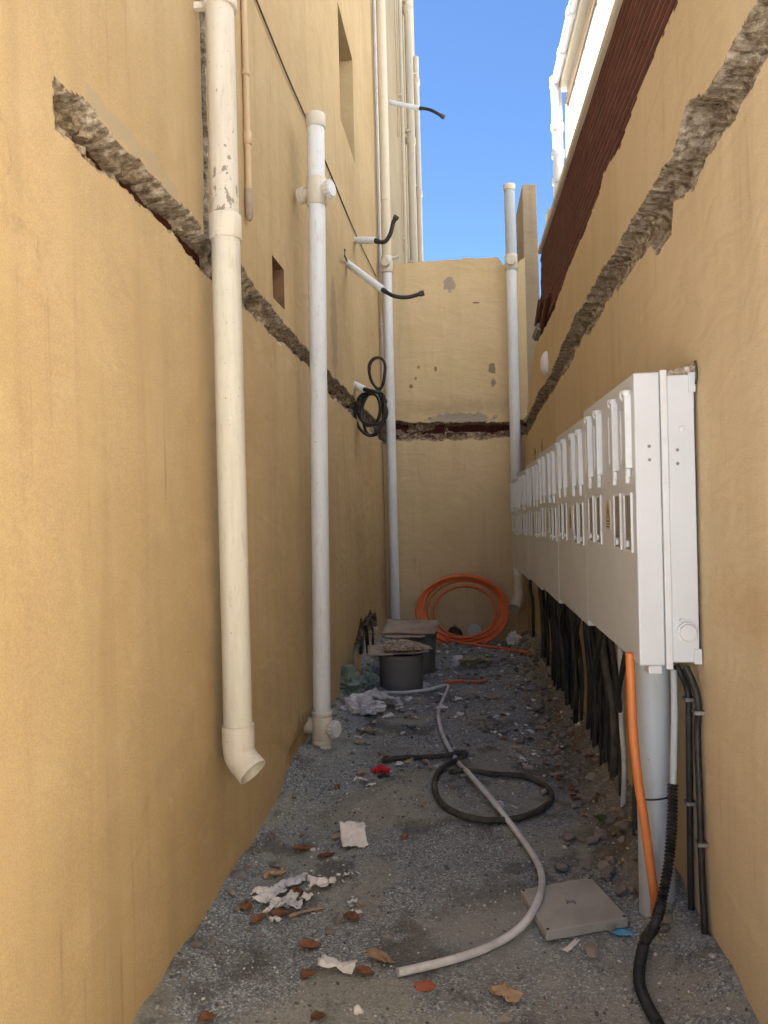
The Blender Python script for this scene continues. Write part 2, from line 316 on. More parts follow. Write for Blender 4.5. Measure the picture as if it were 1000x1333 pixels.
    b.inputs['Roughness'].default_value = 0.95; b.inputs['Specular IOR Level'].default_value = 0.15; M['chips'] = m
build_mats()

# ---------------------------------------------------------------- objects
COL = sc.collection
def wloc(o):
    v = Vector((0, 0, 0))
    while o: v += o.location; o = o.parent
    return v
def thing(name, label, cat, loc=(0, 0, 0), group=None):
    o = bpy.data.objects.new(name, None); COL.objects.link(o); o.location = loc; o.empty_display_size = 0.1
    return tag(o, label, cat, group)
def tag(o, label=None, cat=None, group=None, kind=None):
    if label: o['label'] = label
    if cat: o['category'] = cat
    if group: o['group'] = group
    if kind: o['kind'] = kind
    return o
class MB:
    def __init__(s): s.v = []; s.f = []
    def add(s, vs, fs):
        k = len(s.v); s.v += [tuple(v) for v in vs]; s.f += [tuple(i + k for i in f) for f in fs]; return s
    def box(s, x0, x1, y0, y1, z0, z1):
        return s.add([(x, y, z) for z in (z0, z1) for y in (y0, y1) for x in (x0, x1)],
                     [(0, 2, 3, 1), (4, 5, 7, 6), (0, 1, 5, 4), (2, 6, 7, 3), (0, 4, 6, 2), (1, 3, 7, 5)])
    def sweep(s, C, R, n=14, cap=True, closed=False, squash=None):
        C = [Vector(c) for c in C]; N = len(C)
        if not hasattr(R, '__len__'): R = [R] * N
        T = []
        for i in range(N):
            if closed: d = C[(i + 1) % N] - C[i - 1]
            else: d = C[min(i + 1, N - 1)] - C[max(i - 1, 0)]
            if d.length < 1e-7: d = T[-1] if T else Vector((0, 0, 1))
            T.append(d.normalized())
        t = T[0]; u = t.cross(Vector((0.13, 0.97, 0.21)));
        if u.length < 0.1: u = t.cross(Vector((1, 0, 0)))
        u.normalize(); vs = []
        for i in range(N):
            u = (u - T[i] * u.dot(T[i])).normalized(); w_ = T[i].cross(u)
            for k in range(n):
                a = 2 * math.pi * k / n; vs.append(C[i] + (u * math.cos(a) + w_ * math.sin(a)) * R[i])
        fs = []
        for i in range(N if closed else N - 1):
            j = (i + 1) % N
            for k in range(n):
                q = (k + 1) % n; fs.append((i * n + k, i * n + q, j * n + q, j * n + k))
        if cap and not closed:
            fs.append(tuple(range(n - 1, -1, -1))); fs.append(tuple((N - 1) * n + k for k in range(n)))
        return s.add(vs, fs)
    def ring(s, a, b, r, n=20):      # short straight cylinder with softened ends
        a = Vector(a); b = Vector(b); d = (b - a); L = d.length; e = min(0.003, L * 0.2); u = d / L
        return s.sweep([a, a + u * 1e-4, a + u * e, b - u * e, b - u * 1e-4, b], [r * 0.9, r - e * 0.7, r, r, r - e * 0.7, r * 0.9], n)
def spl(P, m=8):
    P = [Vector(p) for p in P]; Q = [P[0] * 2 - P[1]] + P + [P[-1] * 2 - P[-2]]; out = []
    for i in range(1, len(Q) - 2):
        a, b, c, d = Q[i - 1:i + 3]
        for k in range(m):
            t = k / m; out.append(0.5 * ((2 * b) + (c - a) * t + (2 * a - 5 * b + 4 * c - d) * t * t + (3 * b - a - 3 * c + d) * t ** 3))
    out.append(P[-1]); return out
def obj(name, mb, mat, parent=None, smooth=None, bevel=0, solid=0):
    off = wloc(parent) if parent else Vector((0, 0, 0)); own = None
    me = bpy.data.meshes.new(name)
    if isinstance(mb, MB): vs, fs = mb.v, mb.f
    else: vs, fs = mb
    if parent is None:              # place the origin at the thing's foot
        A = np.array(vs, float); own = Vector(((A[:, 0].min() + A[:, 0].max()) / 2, (A[:, 1].min() + A[:, 1].max()) / 2, A[:, 2].min())); off = own
    A = np.array(vs, float) - np.array(off)
    me.from_pydata(A.tolist(), [], [list(map(int, f)) for f in fs])
    me.materials.append(M[mat] if isinstance(mat, str) else mat)
    if smooth is not None:
        me.polygons.foreach_set('use_smooth', [True] * len(me.polygons))
        if smooth < 180: me.set_sharp_from_angle(angle=rad(smooth))
    me.update()
    o = bpy.data.objects.new(name, me); COL.objects.link(o)
    if parent: o.parent = parent
    else: o.location = own
    if bevel:
        b = o.modifiers.new('bevel', 'BEVEL'); b.width = bevel; b.segments = 2; b.limit_method = 'ANGLE'
    if solid:
        b = o.modifiers.new('solid', 'SOLIDIFY'); b.thickness = solid
    return o
def copy_tree(o, parent=None, first=True):
    c = o.copy(); COL.objects.link(c)
    if not first: c.parent = parent
    for ch in list(o.children): copy_tree(ch, c, False)
    return c

# grid sheet: u along the wall, z up. pos(u,z,depth)->xyz ; field -> (inside, depth)
def coords(*segs):
    out = []
    for a, b, s in segs:
        n = max(1, round((b - a) / s)); out += list(np.linspace(a, b, n, endpoint=False))
    out.append(segs[-1][1]); return np.array(out)
def sheet(us, zs, posf, field, parent, mat, rmat, keep=None, name='plaster_face', rname='broken_channel', jit=0.002, flip=False):
    U, Z = np.meshgrid(us, zs, indexing='ij')
    inside, depth = field(U, Z)
    rs = np.random.RandomState(3); J = rs.uniform(-jit, jit, U.shape + (2,)) * (inside > -0.03)[..., None]
    U2 = U + J[..., 0]; Z2 = Z + J[..., 1]
    V = np.stack(posf(U2, Z2, depth), -1).reshape(-1, 3)
    nu, nz = U.shape
    I = np.arange(nu * nz).reshape(nu, nz)
    F = np.stack([I[:-1, :-1], I[1:, :-1], I[1:, 1:], I[:-1, 1:]], -1)
    cu = (us[:-1] + us[1:]) / 2; cz = (zs[:-1] + zs[1:]) / 2; CU, CZ = np.meshgrid(cu, cz, indexing='ij')
    inf = np.maximum(np.maximum(inside[:-1, :-1], inside[1:, :-1]), np.maximum(inside[1:, 1:], inside[:-1, 1:]))
    k = np.ones(CU.shape, bool) if keep is None else keep(CU, CZ)
    res = []
    for sel, nm, mt in ((k & (inf <= 0), name, mat), (k & (inf > 0), rname, rmat)):
        f = F[sel]
        if not len(f): res.append(None); continue
        if flip: f = f[:, ::-1]
        used, inv = np.unique(f.ravel(), return_inverse=True)
        res.append(obj(nm, (V[used], inv.reshape(-1, 4)), mt, parent, smooth=50))
    return res

# ================================================================ SETTING
def gz(x, y):
    x = np.asarray(x, float); y = np.asarray(y, float)
    h = (fbm(x, y, 0.8, 3, 4) - 0.5) * 0.10 + (fbm(x, y, 0.14, 9, 3) - 0.5) * 0.018
    h = h + 0.05 * np.exp(-(((x + 0.6) / 0.6) ** 2 + ((y - 4.1) / 0.35) ** 2))
    h = h + (0.025 + 0.05 * fbm(x, y, 0.3, 61, 3)) * sstep(x, 0.56, 0.78) * sstep(y, 2.7, 3.5) + 0.06 * sstep(-x, 0.5, 0.95) * sstep(y, 3.8, 5)
    h = h + 0.075 * sstep(x, 0.52, 0.78) * sstep(y, 1.8, 2.4)
    h = h + 0.05 * fbm(x, y, 0.16, 44, 3) * (sstep(-x, 0.78, 0.95) + sstep(x, 0.62, 0.78))
    h = h - 0.11 * sstep(y, 8.3, 9.1)
    return np.where((y > 0.8) & (np.abs(x) < 1.5), h, h * 0.2) - 0.01
xs = coords((-60, -4, 8), (-4, -1.1, 0.4), (-1.1, 0.95, 0.015), (0.95, 4, 0.4), (4, 60, 8))
ys = coords((-60, -2, 6), (-2, 1.4, 0.2), (1.4, 5, 0.012), (5, 9.4, 0.022), (9.4, 16, 0.6), (16, 120, 13))
XX, YY = np.meshgrid(xs, ys, indexing='ij'); ZZ = gz(XX, YY)
I = np.arange(XX.size).reshape(XX.shape)
F = np.stack([I[:-1, :-1], I[1:, :-1], I[1:, 1:], I[:-1, 1:]], -1).reshape(-1, 4)
g = obj('ground', (np.stack([XX, YY, ZZ], -1).reshape(-1, 3), F), 'ground', smooth=180); tag(g, kind='structure')
def G(px, py, dz=0.0):           # point on the ground under a pixel
    z = 0.0
    for _ in range(3):
        p = atz(px, py, z); z = float(gz(p.x, p.y))
    p = atz(px, py, z); p.z = z + dz; return p

# loose stone chips over the alley floor
def stone_chips():
    rs = np.random.RandomState(11); phi = (1 + 5 ** 0.5) / 2
    bv = np.array([(-1, phi, 0), (1, phi, 0), (-1, -phi, 0), (1, -phi, 0), (0, -1, phi), (0, 1, phi), (0, -1, -phi), (0, 1, -phi), (phi, 0, -1), (phi, 0, 1), (-phi, 0, -1), (-phi, 0, 1)]) / 1.9
    bf = np.array([(0, 11, 5), (0, 5, 1), (0, 1, 7), (0, 7, 10), (0, 10, 11), (1, 5, 9), (5, 11, 4), (11, 10, 2), (10, 7, 6), (7, 1, 8), (3, 9, 4), (3, 4, 2), (3, 2, 6), (3, 6, 8), (3, 8, 9), (4, 9, 5), (2, 4, 11), (6, 2, 10), (8, 6, 7), (9, 8, 1)])
    V = []; Fs = []; k = 0
    N = 30000
    y = 1.7 + 7.6 * rs.rand(N) ** 1.5; x = -0.99 + 1.78 * rs.rand(N)
    dens = fbm(x, y, 0.5, 21, 3) * 1.6 - 0.35 + 0.5 * sstep(x, 0.5, 0.8)
    keep = rs.rand(N) < dens; x = x[keep]; y = y[keep]; n = len(x)
    z = gz(x, y)
    r = 0.0022 + 0.0045 * rs.rand(n) ** 2.2 + 0.010 * (rs.rand(n) > 0.985) * rs.rand(n) + 0.0012 * np.clip(y - 3, 0, 9) * rs.rand(n) ** 2
    for i in range(n):
        sc_ = r[i] * rs.uniform(0.6, 1.3, 3); sc_[2] *= 0.7
        v = bv * rs.uniform(0.75, 1.2, (12, 1)) * sc_
        a = rs.rand() * 6.28; c, s = math.cos(a), math.sin(a)
        v = np.stack([v[:, 0] * c - v[:, 1] * s, v[:, 0] * s + v[:, 1] * c, v[:, 2]], -1) + (x[i], y[i], z[i] + sc_[2] * 0.3)
        V.append(v); Fs.append(bf + k); k += 12
    V = np.concatenate(V); Fs = np.concatenate(Fs)
    me = bpy.data.meshes.new('gravel'); me.vertices.add(len(V)); me.vertices.foreach_set('co', V.ravel())
    me.loops.add(Fs.size); me.loops.foreach_set('vertex_index', Fs.ravel()); me.polygons.add(len(Fs))
    me.polygons.foreach_set('loop_start', np.arange(0, Fs.size, 3)); me.polygons.foreach_set('loop_total', np.full(len(Fs), 3)); me.update(); me.validate()
    me.materials.append(M['chips']); o = bpy.data.objects.new('gravel', me); COL.objects.link(o)
    tag(o, 'loose grey gravel and pale stone chips strewn over the alley floor', 'gravel', kind='stuff')
stone_chips()

def chan(upper_px, lower_px, hitf, uax):
    u = sorted([(hitf(*p)[uax], hitf(*p).z) for p in upper_px]); l_ = sorted([(hitf(*p)[uax], hitf(*p).z) for p in lower_px])
    return [np.array(a) for a in zip(*u)], [np.array(a) for a in zip(*l_)]
def chan_inside(U, Z, up, lo, amp=0.02, seed=1, s=0.09, u0=None, u1=None):
    a = np.interp(U, *up); b = np.interp(U, *lo)
    ins = np.minimum(a - Z, Z - b) - 0.012 + (fbm(U, Z, s * 1.2, seed, 3, 0.5) - 0.5) * 2.2 * amp + (fbm(U, Z, 0.045, seed + 4, 2) - .5) * 0.016
    if u0 is not None: ins = np.minimum(ins, U - u0 + (fbm(Z, U, 0.05, seed + 3) - .5) * .03)
    if u1 is not None: ins = np.minimum(ins, u1 - U)
    return ins
def rub_depth(U, Z, ins, deep, seed=2, base=0.03):
    lump = (1 - vor(U * 0.9, Z, 0.085, seed)) * 0.03 + fbm(U, Z, 0.035, seed + 9, 3) * 0.022 + fbm(U, Z, 0.15, seed + 1, 4) * 0.06
    pit = sstep(fbm(U, Z, 0.075, seed + 21, 3), 0.54, 0.66) * 0.05 * sstep(ins, 0.008, 0.03)
    d = sstep(ins, 0.0, 0.016) * (base + 0.082 - lump) + pit
    return np.clip(d, -0.004, 1) + deep * sstep(ins, 0.012, 0.03)

# ---------------------------------------------------------------- left building
def left_building():
    T = thing('plastered_building', 'tall golden plastered building along the left side with a broken horizontal channel', 'building', (LA, 4, 0))
    up, lo = chan([(75, 98), (115, 133), (150, 175), (203, 224), (259, 290), (312, 342), (339, 379), (373, 421), (402, 455), (428, 481), (460, 515), (500, 556)],
                  [(70, 168), (129, 224), (203, 287), (238, 325), (273, 364), (313, 397), (342, 426), (360, 444), (402, 478), (431, 518), (460, 544), (499, 577)], atl, 1)
    ya = atl(71, 130).y; yc = atl(266, 150).y
    y1, y2 = atl(441, 80).y, atl(459, 85).y; wz1 = atl(441, 10).z; wz0 = atl(458, 200).z
    b1, b2 = atl(355, 360).y, atl(370, 370).y; bz1 = atl(356, 334).z; bz0 = atl(368, 400).z
    hy, hz = atl(478, 835).y, atl(478, 835).z
    def field(U, Z):
        ins = chan_inside(U, Z, up, lo, 0.022, 1, 0.10, u0=ya)
        slotm = lambda s0, s1: sstep(U, s0, s0 + .1) * (1 - sstep(U, s1 - .05, s1))
        mid = (np.interp(U, *up) * 0.55 + np.interp(U, *lo) * 0.45)
        wob = (fbm(U, Z, 0.12, 41) - 0.5) * 0.09
        thin = 1 - sstep(np.abs(Z - mid - wob), 0.010, 0.024)
        wide = 1 - sstep(np.abs(Z - mid + 0.0 + wob * 0.4), 0.028, 0.045)
        deep = 0.11 * thin * slotm(ya + 0.12, 2.62) * (vnoise(U, Z, .16, 4) > .25) + 0.12 * wide * slotm(2.45, 3.2) + 0.12 * thin * slotm(4.2, 5.3) + 0.08 * thin * slotm(6, 9.3)
        d = rub_depth(U, Z, ins, deep, 5)
        # ragged vertical slit behind the big pipe
        c = np.minimum(0.026 - np.abs(U - yc - (fbm(Z, Z * 0, 0.3, 8) - .5) * .03), Z - 2.58) + (fbm(U, Z, 0.05, 12) - 0.5) * 0.03
        d = np.maximum(d, 0.07 * sstep(c, 0, 0.012)); ins = np.maximum(ins, c)
        # hole knocked into the foot of the wall
        c = 0.3 * (1 - np.sqrt(((U - hy) / 0.85) ** 2 + ((Z - hz) / 0.26) ** 2)) + (fbm(U, Z, 0.22, 32) - .5) * .16
        d = np.maximum(d, 0.30 * sstep(c, 0, 0.03) + rub_depth(U, Z, c, 0, 9)); ins = np.maximum(ins, c)
        # shallow broken patch at the foot beside the second pipe
        c = 0.16 * (1 - np.sqrt(((U - 4.45) / 0.4) ** 2 + ((Z - 0.08) / 0.12) ** 2)) + (fbm(U, Z, 0.1, 77) - .5) * .10
        d = np.maximum(d, 0.02 * sstep(c, 0, 0.01))
        d = d + (fbm(U, Z, 1.3, 50, 3) - 0.5) * 0.016
        return ins, d
    us = np.concatenate([coords((0.3, 1.72, 0.1), (1.72, b1, 0.0075)), coords((b1, b2, 0.011))[1:], coords((b2, y1, 0.013))[1:], coords((y1, y2, 0.018))[1:], coords((y2, 9.6, 0.016))[1:]])
    zs = np.concatenate([coords((-0.1, 0.75, 0.022), (0.75, 2.2, 0.16), (2.2, bz0, 0.0085))])
    zs = np.unique(np.round(np.concatenate([zs, coords((bz0, max(2.86, bz0 + .01), 0.0085)), coords((2.86, 4.3, 0.03)), coords((4.3, 11.0, 0.5)), [bz1, wz0, wz1]]), 5))
    def keep(U, Z):
        return ~(((U > y1) & (U < y2) & (Z > wz0) & (Z < wz1)) | ((U > b1) & (U < b2) & (Z > bz0) & (Z < bz1)))
    sheet(us, zs, lambda U, Z, d: (LA + LB * U - d, U, Z), field, T, 'plaster_left', 'rubble', keep, flip=False)
    # window recess and junction box recess
    def recess(name, a, b, c, d, dep, mat, mat2):
        xa = LA + LB * (a + b) / 2 + 0.004; m = MB()
        P = lambda x, y, z: (x, y, z)
        m.add([(LA + LB * yy + 0.0, yy, zz) for yy in (a, b) for zz in (c, d)] + [(LA + LB * yy - dep, yy, zz) for yy in (a, b) for zz in (c, d)],
              [(0, 1, 5, 4), (2, 6, 7, 3), (0, 4, 6, 2), (1, 3, 7, 5)])
        o = obj(name, m, mat, T)
        k = MB().box(LA - dep - 0.02, LA + LB * a - dep + 0.01, a, b, c, d)
        obj('back_panel', k, mat2, o)
        return o
    recess('window_recess', y1, y2, wz0, wz1, 0.30, 'plaster_left', 'bucket')
    r = recess('junction_box_recess', b1, b2, bz0, bz1, 0.07, 'box_brown', 'box_brown')
    # the masonry behind the plaster
    m = MB().box(-9, LA - 0.45, 0.32, 9.58, -0.1, 10.9)
    obj('masonry', m, 'plaster_left', T)
    e = MB().box(-9, LA + 0.012, 0.26, 0.298, -0.1, 11.0); obj('street_face', e, 'plaster_left', T)
    r_ = MB().box(-9, LA + 0.0, 0.26, 9.6, 11.003, 11.1); obj('roof', r_, 'cement', T)
    e = MB().box(-9, LA + LB * 9.6, 9.6, 9.64, 4.6, 11.0); obj('far_face', e, 'plaster_left', T)
    # red block deep in the channel
    m = MB(); zc = lambda y: (np.interp(y, *up) + np.interp(y, *lo)) / 2
    yy = np.linspace(ya + 0.05, 9.3, 60)
    vs = []; 
    for y in yy:
        z = float(zc(y)); x = LA + LB * y - 0.095; vs += [(x, y, z - .10), (x, y, z + .10)]
    m.add(vs, [(2 * i, 2 * i + 2, 2 * i + 3, 2 * i + 1) for i in range(len(yy) - 1)]); obj('red_block', m, 'maroon', T, solid=0.02)
left_building()

def far_building():
    p = aty(546, 330, 17.5); x0 = LA + LB * 9.7 + 0.0; x1 = p.x
    T = thing('cream_building', 'pale cream building with pipes rising behind the cross wall', 'building', (x0, 13, 0))
    m = MB(); m.add([(x0, 9.66, -0.1), (x1, 17.5, -0.1), (x1, 17.5, 13.5), (x0, 9.66, 13.5), (-9, 9.66, -0.1), (-9, 17.5, -0.1), (-9, 17.5, 13.5), (-9, 9.66, 13.5)],
                    [(0, 1, 2, 3), (4, 7, 6, 5), (3, 2, 6, 7), (1, 5, 6, 2), (0, 3, 7, 4)])
    obj('wall', m, 'plaster_far', T)
    obj('parapet_cap', MB().box(-9, x0 + 0.03, 9.66, 17.5, 13.503, 13.6), 'cement', T)
    def xw(y): return x0 + (x1 - x0) * (y - 9.66) / (17.5 - 9.66)
    def vpipe(y, r, za, zb, label, mat='pvc_pale', wob=0):
        q = thing('downpipe', label, 'pipe', (xw(y) + r + 0.02, y, za), 'pipes on the cream building')
        x = xw(y) + r + 0.02
        P = [(x, y + wob * math.sin(k * 1.7), za + (zb - za) * k / 12) for k in range(13)]
        obj('pipe', MB().sweep(spl(P, 3) if wob else P, r, 12), mat, q, smooth=50)
        for z in np.arange(za + 1.0, zb, 2.4):
            c = MB().ring((x, y, z), (x, y, z + 0.12), r * 1.25); obj('collar', c, mat, q, smooth=40)
            obj('bracket', MB().box(x - r - 0.03, x + 0.01, y - r * 1.5, y + r * 1.5, z + 0.2, z + 0.24), mat, q)
    vpipe(14.2, 0.075, 0, 12.8, 'thick cream pipe up the cream building with several collars')
    vpipe(16.6, 0.06, 0, 11.2, 'outermost cream pipe against the sky on the cream building')
    vpipe(12.9, 0.03, 0, 13.4, 'slender straight conduit left of the thick pipe on the cream building')
    # thin loose wire
    P = [(xw(12.2) + 0.03, 12.2 + 0.12 * math.sin(k * 0.9), 7.4 + k * 0.45) for k in range(15)]
    tag(obj('wire', MB().sweep(spl(P, 4), 0.012, 8), 'pvc_beige', smooth=60), 'thin wavy painted wire hanging down the cream building', 'wire')
    return xw
xw_far = far_building()

# ---------------------------------------------------------------- cross wall and pier
def cross_wall():
    x0 = LA + LB * DY - 0.02; x1 = RX + 0.06; ztop = aty(590, 337, DY).z
    T = thing('cross_wall', 'plastered cross wall closing the end of the alley with a cracked red seam', 'wall', ((x0 + x1) / 2, DY, 0))
    f = lambda px, py: aty(px, py, DY)
    up, lo = chan([(500, 548), (515, 547), (579, 548), (640, 549), (669, 546), (684, 545)], [(500, 576), (518, 573), (592, 573), (656, 571), (684, 568)], f, 0)
    hs = [(f(452 + 0.0, 0), 0)]
    holes = [(f(440 / 1, 0).x, 0, 0)]
    holes = [(f(592, 826), 0.075), (f(648, 900), 0.01)]
    xr = f(578, 555).x
    def field(U, Z):
        ins = chan_inside(U, Z, up, lo, 0.03, 61, 0.12)
        a = np.interp(U, *up); b = np.interp(U, *lo); t = (Z - b) / (a - b)
        slot = sstep(t, 0.42, 0.52) * (1 - sstep(t, 0.85, 0.93)) * sstep(U, xr, xr + .06) * (1 - sstep(U, 0.62, 0.7))
        slot = np.maximum(slot, sstep(t, .3, .45) * (1 - sstep(t, .75, .9)) * (vnoise(U, Z, 0.16, 66) > 0.55) * (U < xr))
        d = rub_depth(U, Z, ins, 0.09 * slot, 67)
        for h, r in holes[:1]:
            c = (0.085 - np.sqrt((U - h.x) ** 2 + (Z - h.z) ** 2)) + (fbm(U, Z, 0.05, 90) - .5) * .05
            d = np.maximum(d, 0.1 * sstep(c, 0, .02)); ins = np.maximum(ins, c)
        d = d + (fbm(U, Z, 0.8, 55, 3) - .5) * 0.014
        return ins, d
    us = coords((x0, x1, 0.011)); zs = coords((-0.15, 0.5, 0.02), (0.5, 2.2, 0.1), (2.2, 2.8, 0.009), (2.75, ztop - .15, 0.1), (ztop - .15, ztop + .05, 0.012))
    top = lambda U: ztop - 0.012 + (fbm(U, U * 0, 0.35, 70, 4, 0.6) - 0.5) * 0.05 - 0.10 * sstep(U, 0.52, 0.6) * (1 - sstep(U, 0.72, 0.9)) - 0.06 * (1 - sstep(U, -0.86, -0.70))
    sheet(us, zs, lambda U, Z, d: (U, DY + d, Z), field, T, 'plaster_cross', 'rubble_back', lambda U, Z: Z < top(U), flip=False)
    # core of the wall with broken top
    m = MB(); vs = []; N = 50
    for i in range(N):
        u = x0 + (x1 - x0) * i / (N - 1); tz = float(top(np.array(u))) - 0.004
        vs += [(u, DY + 0.004 + 0.02, 2.8), (u, DY + 0.006, tz), (u, DY + 0.2, tz + 0.008), (u, DY + 0.2, -0.1)]
    fs = []
    for i in range(N - 1):
        for k in range(3): a = i * 4 + k; fs.append((a, a + 4, a + 5, a + 1))
    m.add(vs, fs); obj('wall_core', m, 'rubble', T, smooth=40)
    m = MB().box(x0, x1, DY + 0.118, DY + 0.13, 2.3, 2.7); obj('red_block', m, 'maroon', T)
    for (px, py, r) in ((554, 819, 8.5), (567, 820, 8), (618, 821, 8.5)):
        c = f(px, py); r = r * 9.3 / 1000
        s = obj('pipe_sleeve', MB().sweep([(c.x, DY + .02, c.z), (c.x, DY - 0.04, c.z), (c.x, DY - 0.0405, c.z)], [r, r, r * .8], 20, cap=False), 'pvc_white', T, smooth=40)
        obj('sleeve_end', MB().ring((c.x, DY - 0.020, c.z), (c.x, DY - 0.036, c.z), r * .82), 'paper', s, smooth=40)
    # pier standing behind on the right
    a = aty(679.5, 240, DY + .02); b = aty(698, 240, DY + .02); top2 = a.z
    Tp = thing('pier', 'rough grey-brown plastered pier rising above the end of the right wall', 'pier', ((a.x + b.x) / 2, DY + .5, 0))
    m = MB(); yb = DY + 1.0
    m.add([(a.x + 0.0, DY + .02, 2.0), (b.x + .03, DY + .02, 2.0), (b.x, DY + .02, top2), (a.x, DY + .02, top2),
           (a.x, yb, 2.0), (b.x + .03, yb, 2.0), (b.x, yb, top2), (a.x, yb, top2)], [(0, 1, 2, 3), (5, 4, 7, 6), (4, 0, 3, 7), (1, 5, 6, 2), (3, 2, 6, 7)])
    obj('shaft', m, 'plaster_grey', Tp, bevel=0.012)
    obj('footing', MB().box(RX + 0.065, b.x + .3, DY + .03, yb, -0.1, 1.99), 'plaster_grey', Tp)
cross_wall()

# ---------------------------------------------------------------- right wall
def right_wall():
    T = thing('boundary_wall', 'sandy plastered right wall with a deep chiselled channel and maroon block top', 'wall', (RX, 4, 0))
    f = lambda px, py: atx(px, py, RX)
    up, lo = chan([(1010, -30), (986, 0), (951, 66), (916, 126), (895, 130), (883, 161), (874, 196), (846, 241), (818, 290), (790, 340), (762, 388), (751, 405), (732, 444), (716, 489), (699, 513), (684, 547)],
                  [(1010, 60), (1000, 80), (979, 115), (958, 154), (926, 200), (902, 248), (877, 259), (874, 310), (856, 334), (846, 318), (825, 353), (804, 378), (786, 405), (775, 425), (759, 444), (744, 472), (728, 497), (708, 528), (693, 555), (684, 570)], f, 1)
    pl = sorted([(f(*p).y, f(*p).z) for p in [(905, -45), (883, 0), (860, 52), (835, 108), (825, 140), (811, 182), (786, 224), (779, 259), (755, 315), (737, 357), (722, 400)]])
    pl = [np.array(a) for a in zip(*pl)]
    ptop = f(807, 0).z                                             # top of the wall
    e1, e2, e3 = f(712, 385), f(694, 460), f(685, 540)
    ye0 = f(703, 355).y
    def topz(U):   # plaster upper limit
        a = np.interp(U, *pl)
        b = np.interp(U, [ye0, e1.y, e2.y, e3.y], [a.max() + .2, e1.z, e2.z, e3.z])
        return np.minimum(a, np.where(U > ye0, b, 9)) + (fbm(U, U * 0, 0.12, 71, 4, 0.6) - 0.5) * 0.05
    def field(U, Z):
        ins = chan_inside(U, Z, up, lo, 0.03, 81, 0.13)
        mid = np.interp(U, *up) - 0.10
        pits = sstep(fbm(U, Z, 0.22, 85, 3), 0.52, 0.64) * (1 - sstep(np.abs(Z - mid), 0.05, 0.10))
        d = rub_depth(U, Z, ins, 0.09 * pits, 83, 0.035)
        # slope: the channel is deepest along its upper lip
        d = d + 0.03 * sstep(ins, 0, 0.03) * sstep(Z - np.interp(U, *lo), 0.05, 0.2)
        d = d + (fbm(U, Z, 1.2, 51, 3) - 0.5) * 0.018
        # two narrow chases above the far cabinets
        for (px, py) in ((697, 598), (706, 588)):
            c = f(px, py); cc = np.minimum(0.05 - np.abs(U - c.y - (Z - c.z) * 0.2), 0.10 - np.abs(Z - c.z)) + (fbm(U, Z, 0.05, 95) - .5) * .03
            d = np.maximum(d, 0.04 * sstep(cc, 0, .012)); ins = np.maximum(ins, cc)
        return ins, d
    us = coords((-0.9, 1.9, 0.4), (1.9, 4.2, 0.0065), (4.2, DY + 0.02, 0.015)); zs = coords((-0.1, 0.9, 0.12), (0.9, 1.95, 0.12), (1.95, 2.2, 0.02), (2.2, 3.15, 0.0065), (3.15, 4.1, 0.014))
    sheet(us, zs, lambda U, Z, d: (RX + d, U, Z), field, T, 'plaster_right', 'rubble', lambda U, Z: Z < topz(U), flip=True)
    # core behind the plaster: profile in (y,z), top falls away at the far end
    prof = [(-0.88, -0.1), (9.3, -0.1), (DY, e3.z - .05), (e2.y, e2.z - .03), (e1.y, e1.z), (ye0, ptop - .01), (-0.88, ptop - .01)]
    xa, xb = RX + 0.20, RX + 0.4
    xa2 = RX + 0.022
    m = MB(); n = len(prof)
    m.add([(xa, y, z) for y, z in prof] + [(xb, y, z) for y, z in prof], [tuple(range(n)), tuple(range(2 * n - 1, n - 1, -1))] + [(i, n + i, n + (i + 1) % n, (i + 1) % n) for i in range(n)])
    obj('wall_core', m, 'cement', T)
    # grooved maroon courses
    z0 = 3.12; c = 0.048; k = 0; b = MB(); mo = MB(); z = z0
    while z < ptop - 0.01:
        yend = ye0 - 0.02 + 0.0 * k + max(0, (3.9 - z)) * 0.35 + random.uniform(-.05, .06)
        zt = min(z + c - 0.007, ptop - 0.004)
        segs = coords((1.9, yend, 0.10)); vs = []
        for y in segs:
            q = random.uniform(-0.0015, 0.0015)
            vs += [(RX + 0.03, y, z), (RX + 0.014 + q, y, z + 0.004), (RX + 0.014 + q, y, zt - 0.004), (RX + 0.03, y, zt)]
        nn = len(segs); fs = []
        for i in range(nn - 1):
            for j in range(3): a = i * 4 + j; fs.append((a, a + 1, a + 5, a + 4))
        b.add(vs, fs)
        mo.box(RX + 0.0162, RX + 0.195, 1.9, yend - .01, zt - 0.004, zt + 0.011)
        z += c; k += 1
    obj('red_block_face', b, 'blocks', T); obj('mortar_bed', mo, 'mortar', T)
    obj('near_block_face', MB().box(RX + 0.012, RX + 0.19, -0.88, 1.895, 3.05, ptop - .005), 'blocks', T)
    obj('coping', MB().box(RX - 0.012, RX + 0.42, -0.9, ye0 + 0.02, ptop - 0.002, ptop + 0.045), 'pvc_pale', T, bevel=0.008)
    # loose slats of the broken end
    for (p, q, mt) in (((707, 392), (700, 428), 'maroon'), ((711, 388), (703, 430), 'mortar'), ((717, 384), (707, 430), 'maroon'), ((702, 390), (697, 424), 'mortar')):
        a = atx(*p, RX + .01); c_ = atx(*q, RX + .01); obj('broken_slat', MB().sweep([a, c_], 0.012 if mt == 'mortar' else 0.022, 4), mt, T)
    obj('broken_stub', MB().sweep([atx(703, 425, RX + .005), atx(699, 438, RX + .01)], [.04, .05], 7), 'cement', T)
    # hidden return of the wall towards the street
    obj('street_face', MB().box(RX + 0.001, RX + 0.4, -0.93, -0.9, -0.1, ptop), 'plaster_right', T)
right_wall()
def crack(px):
    pass

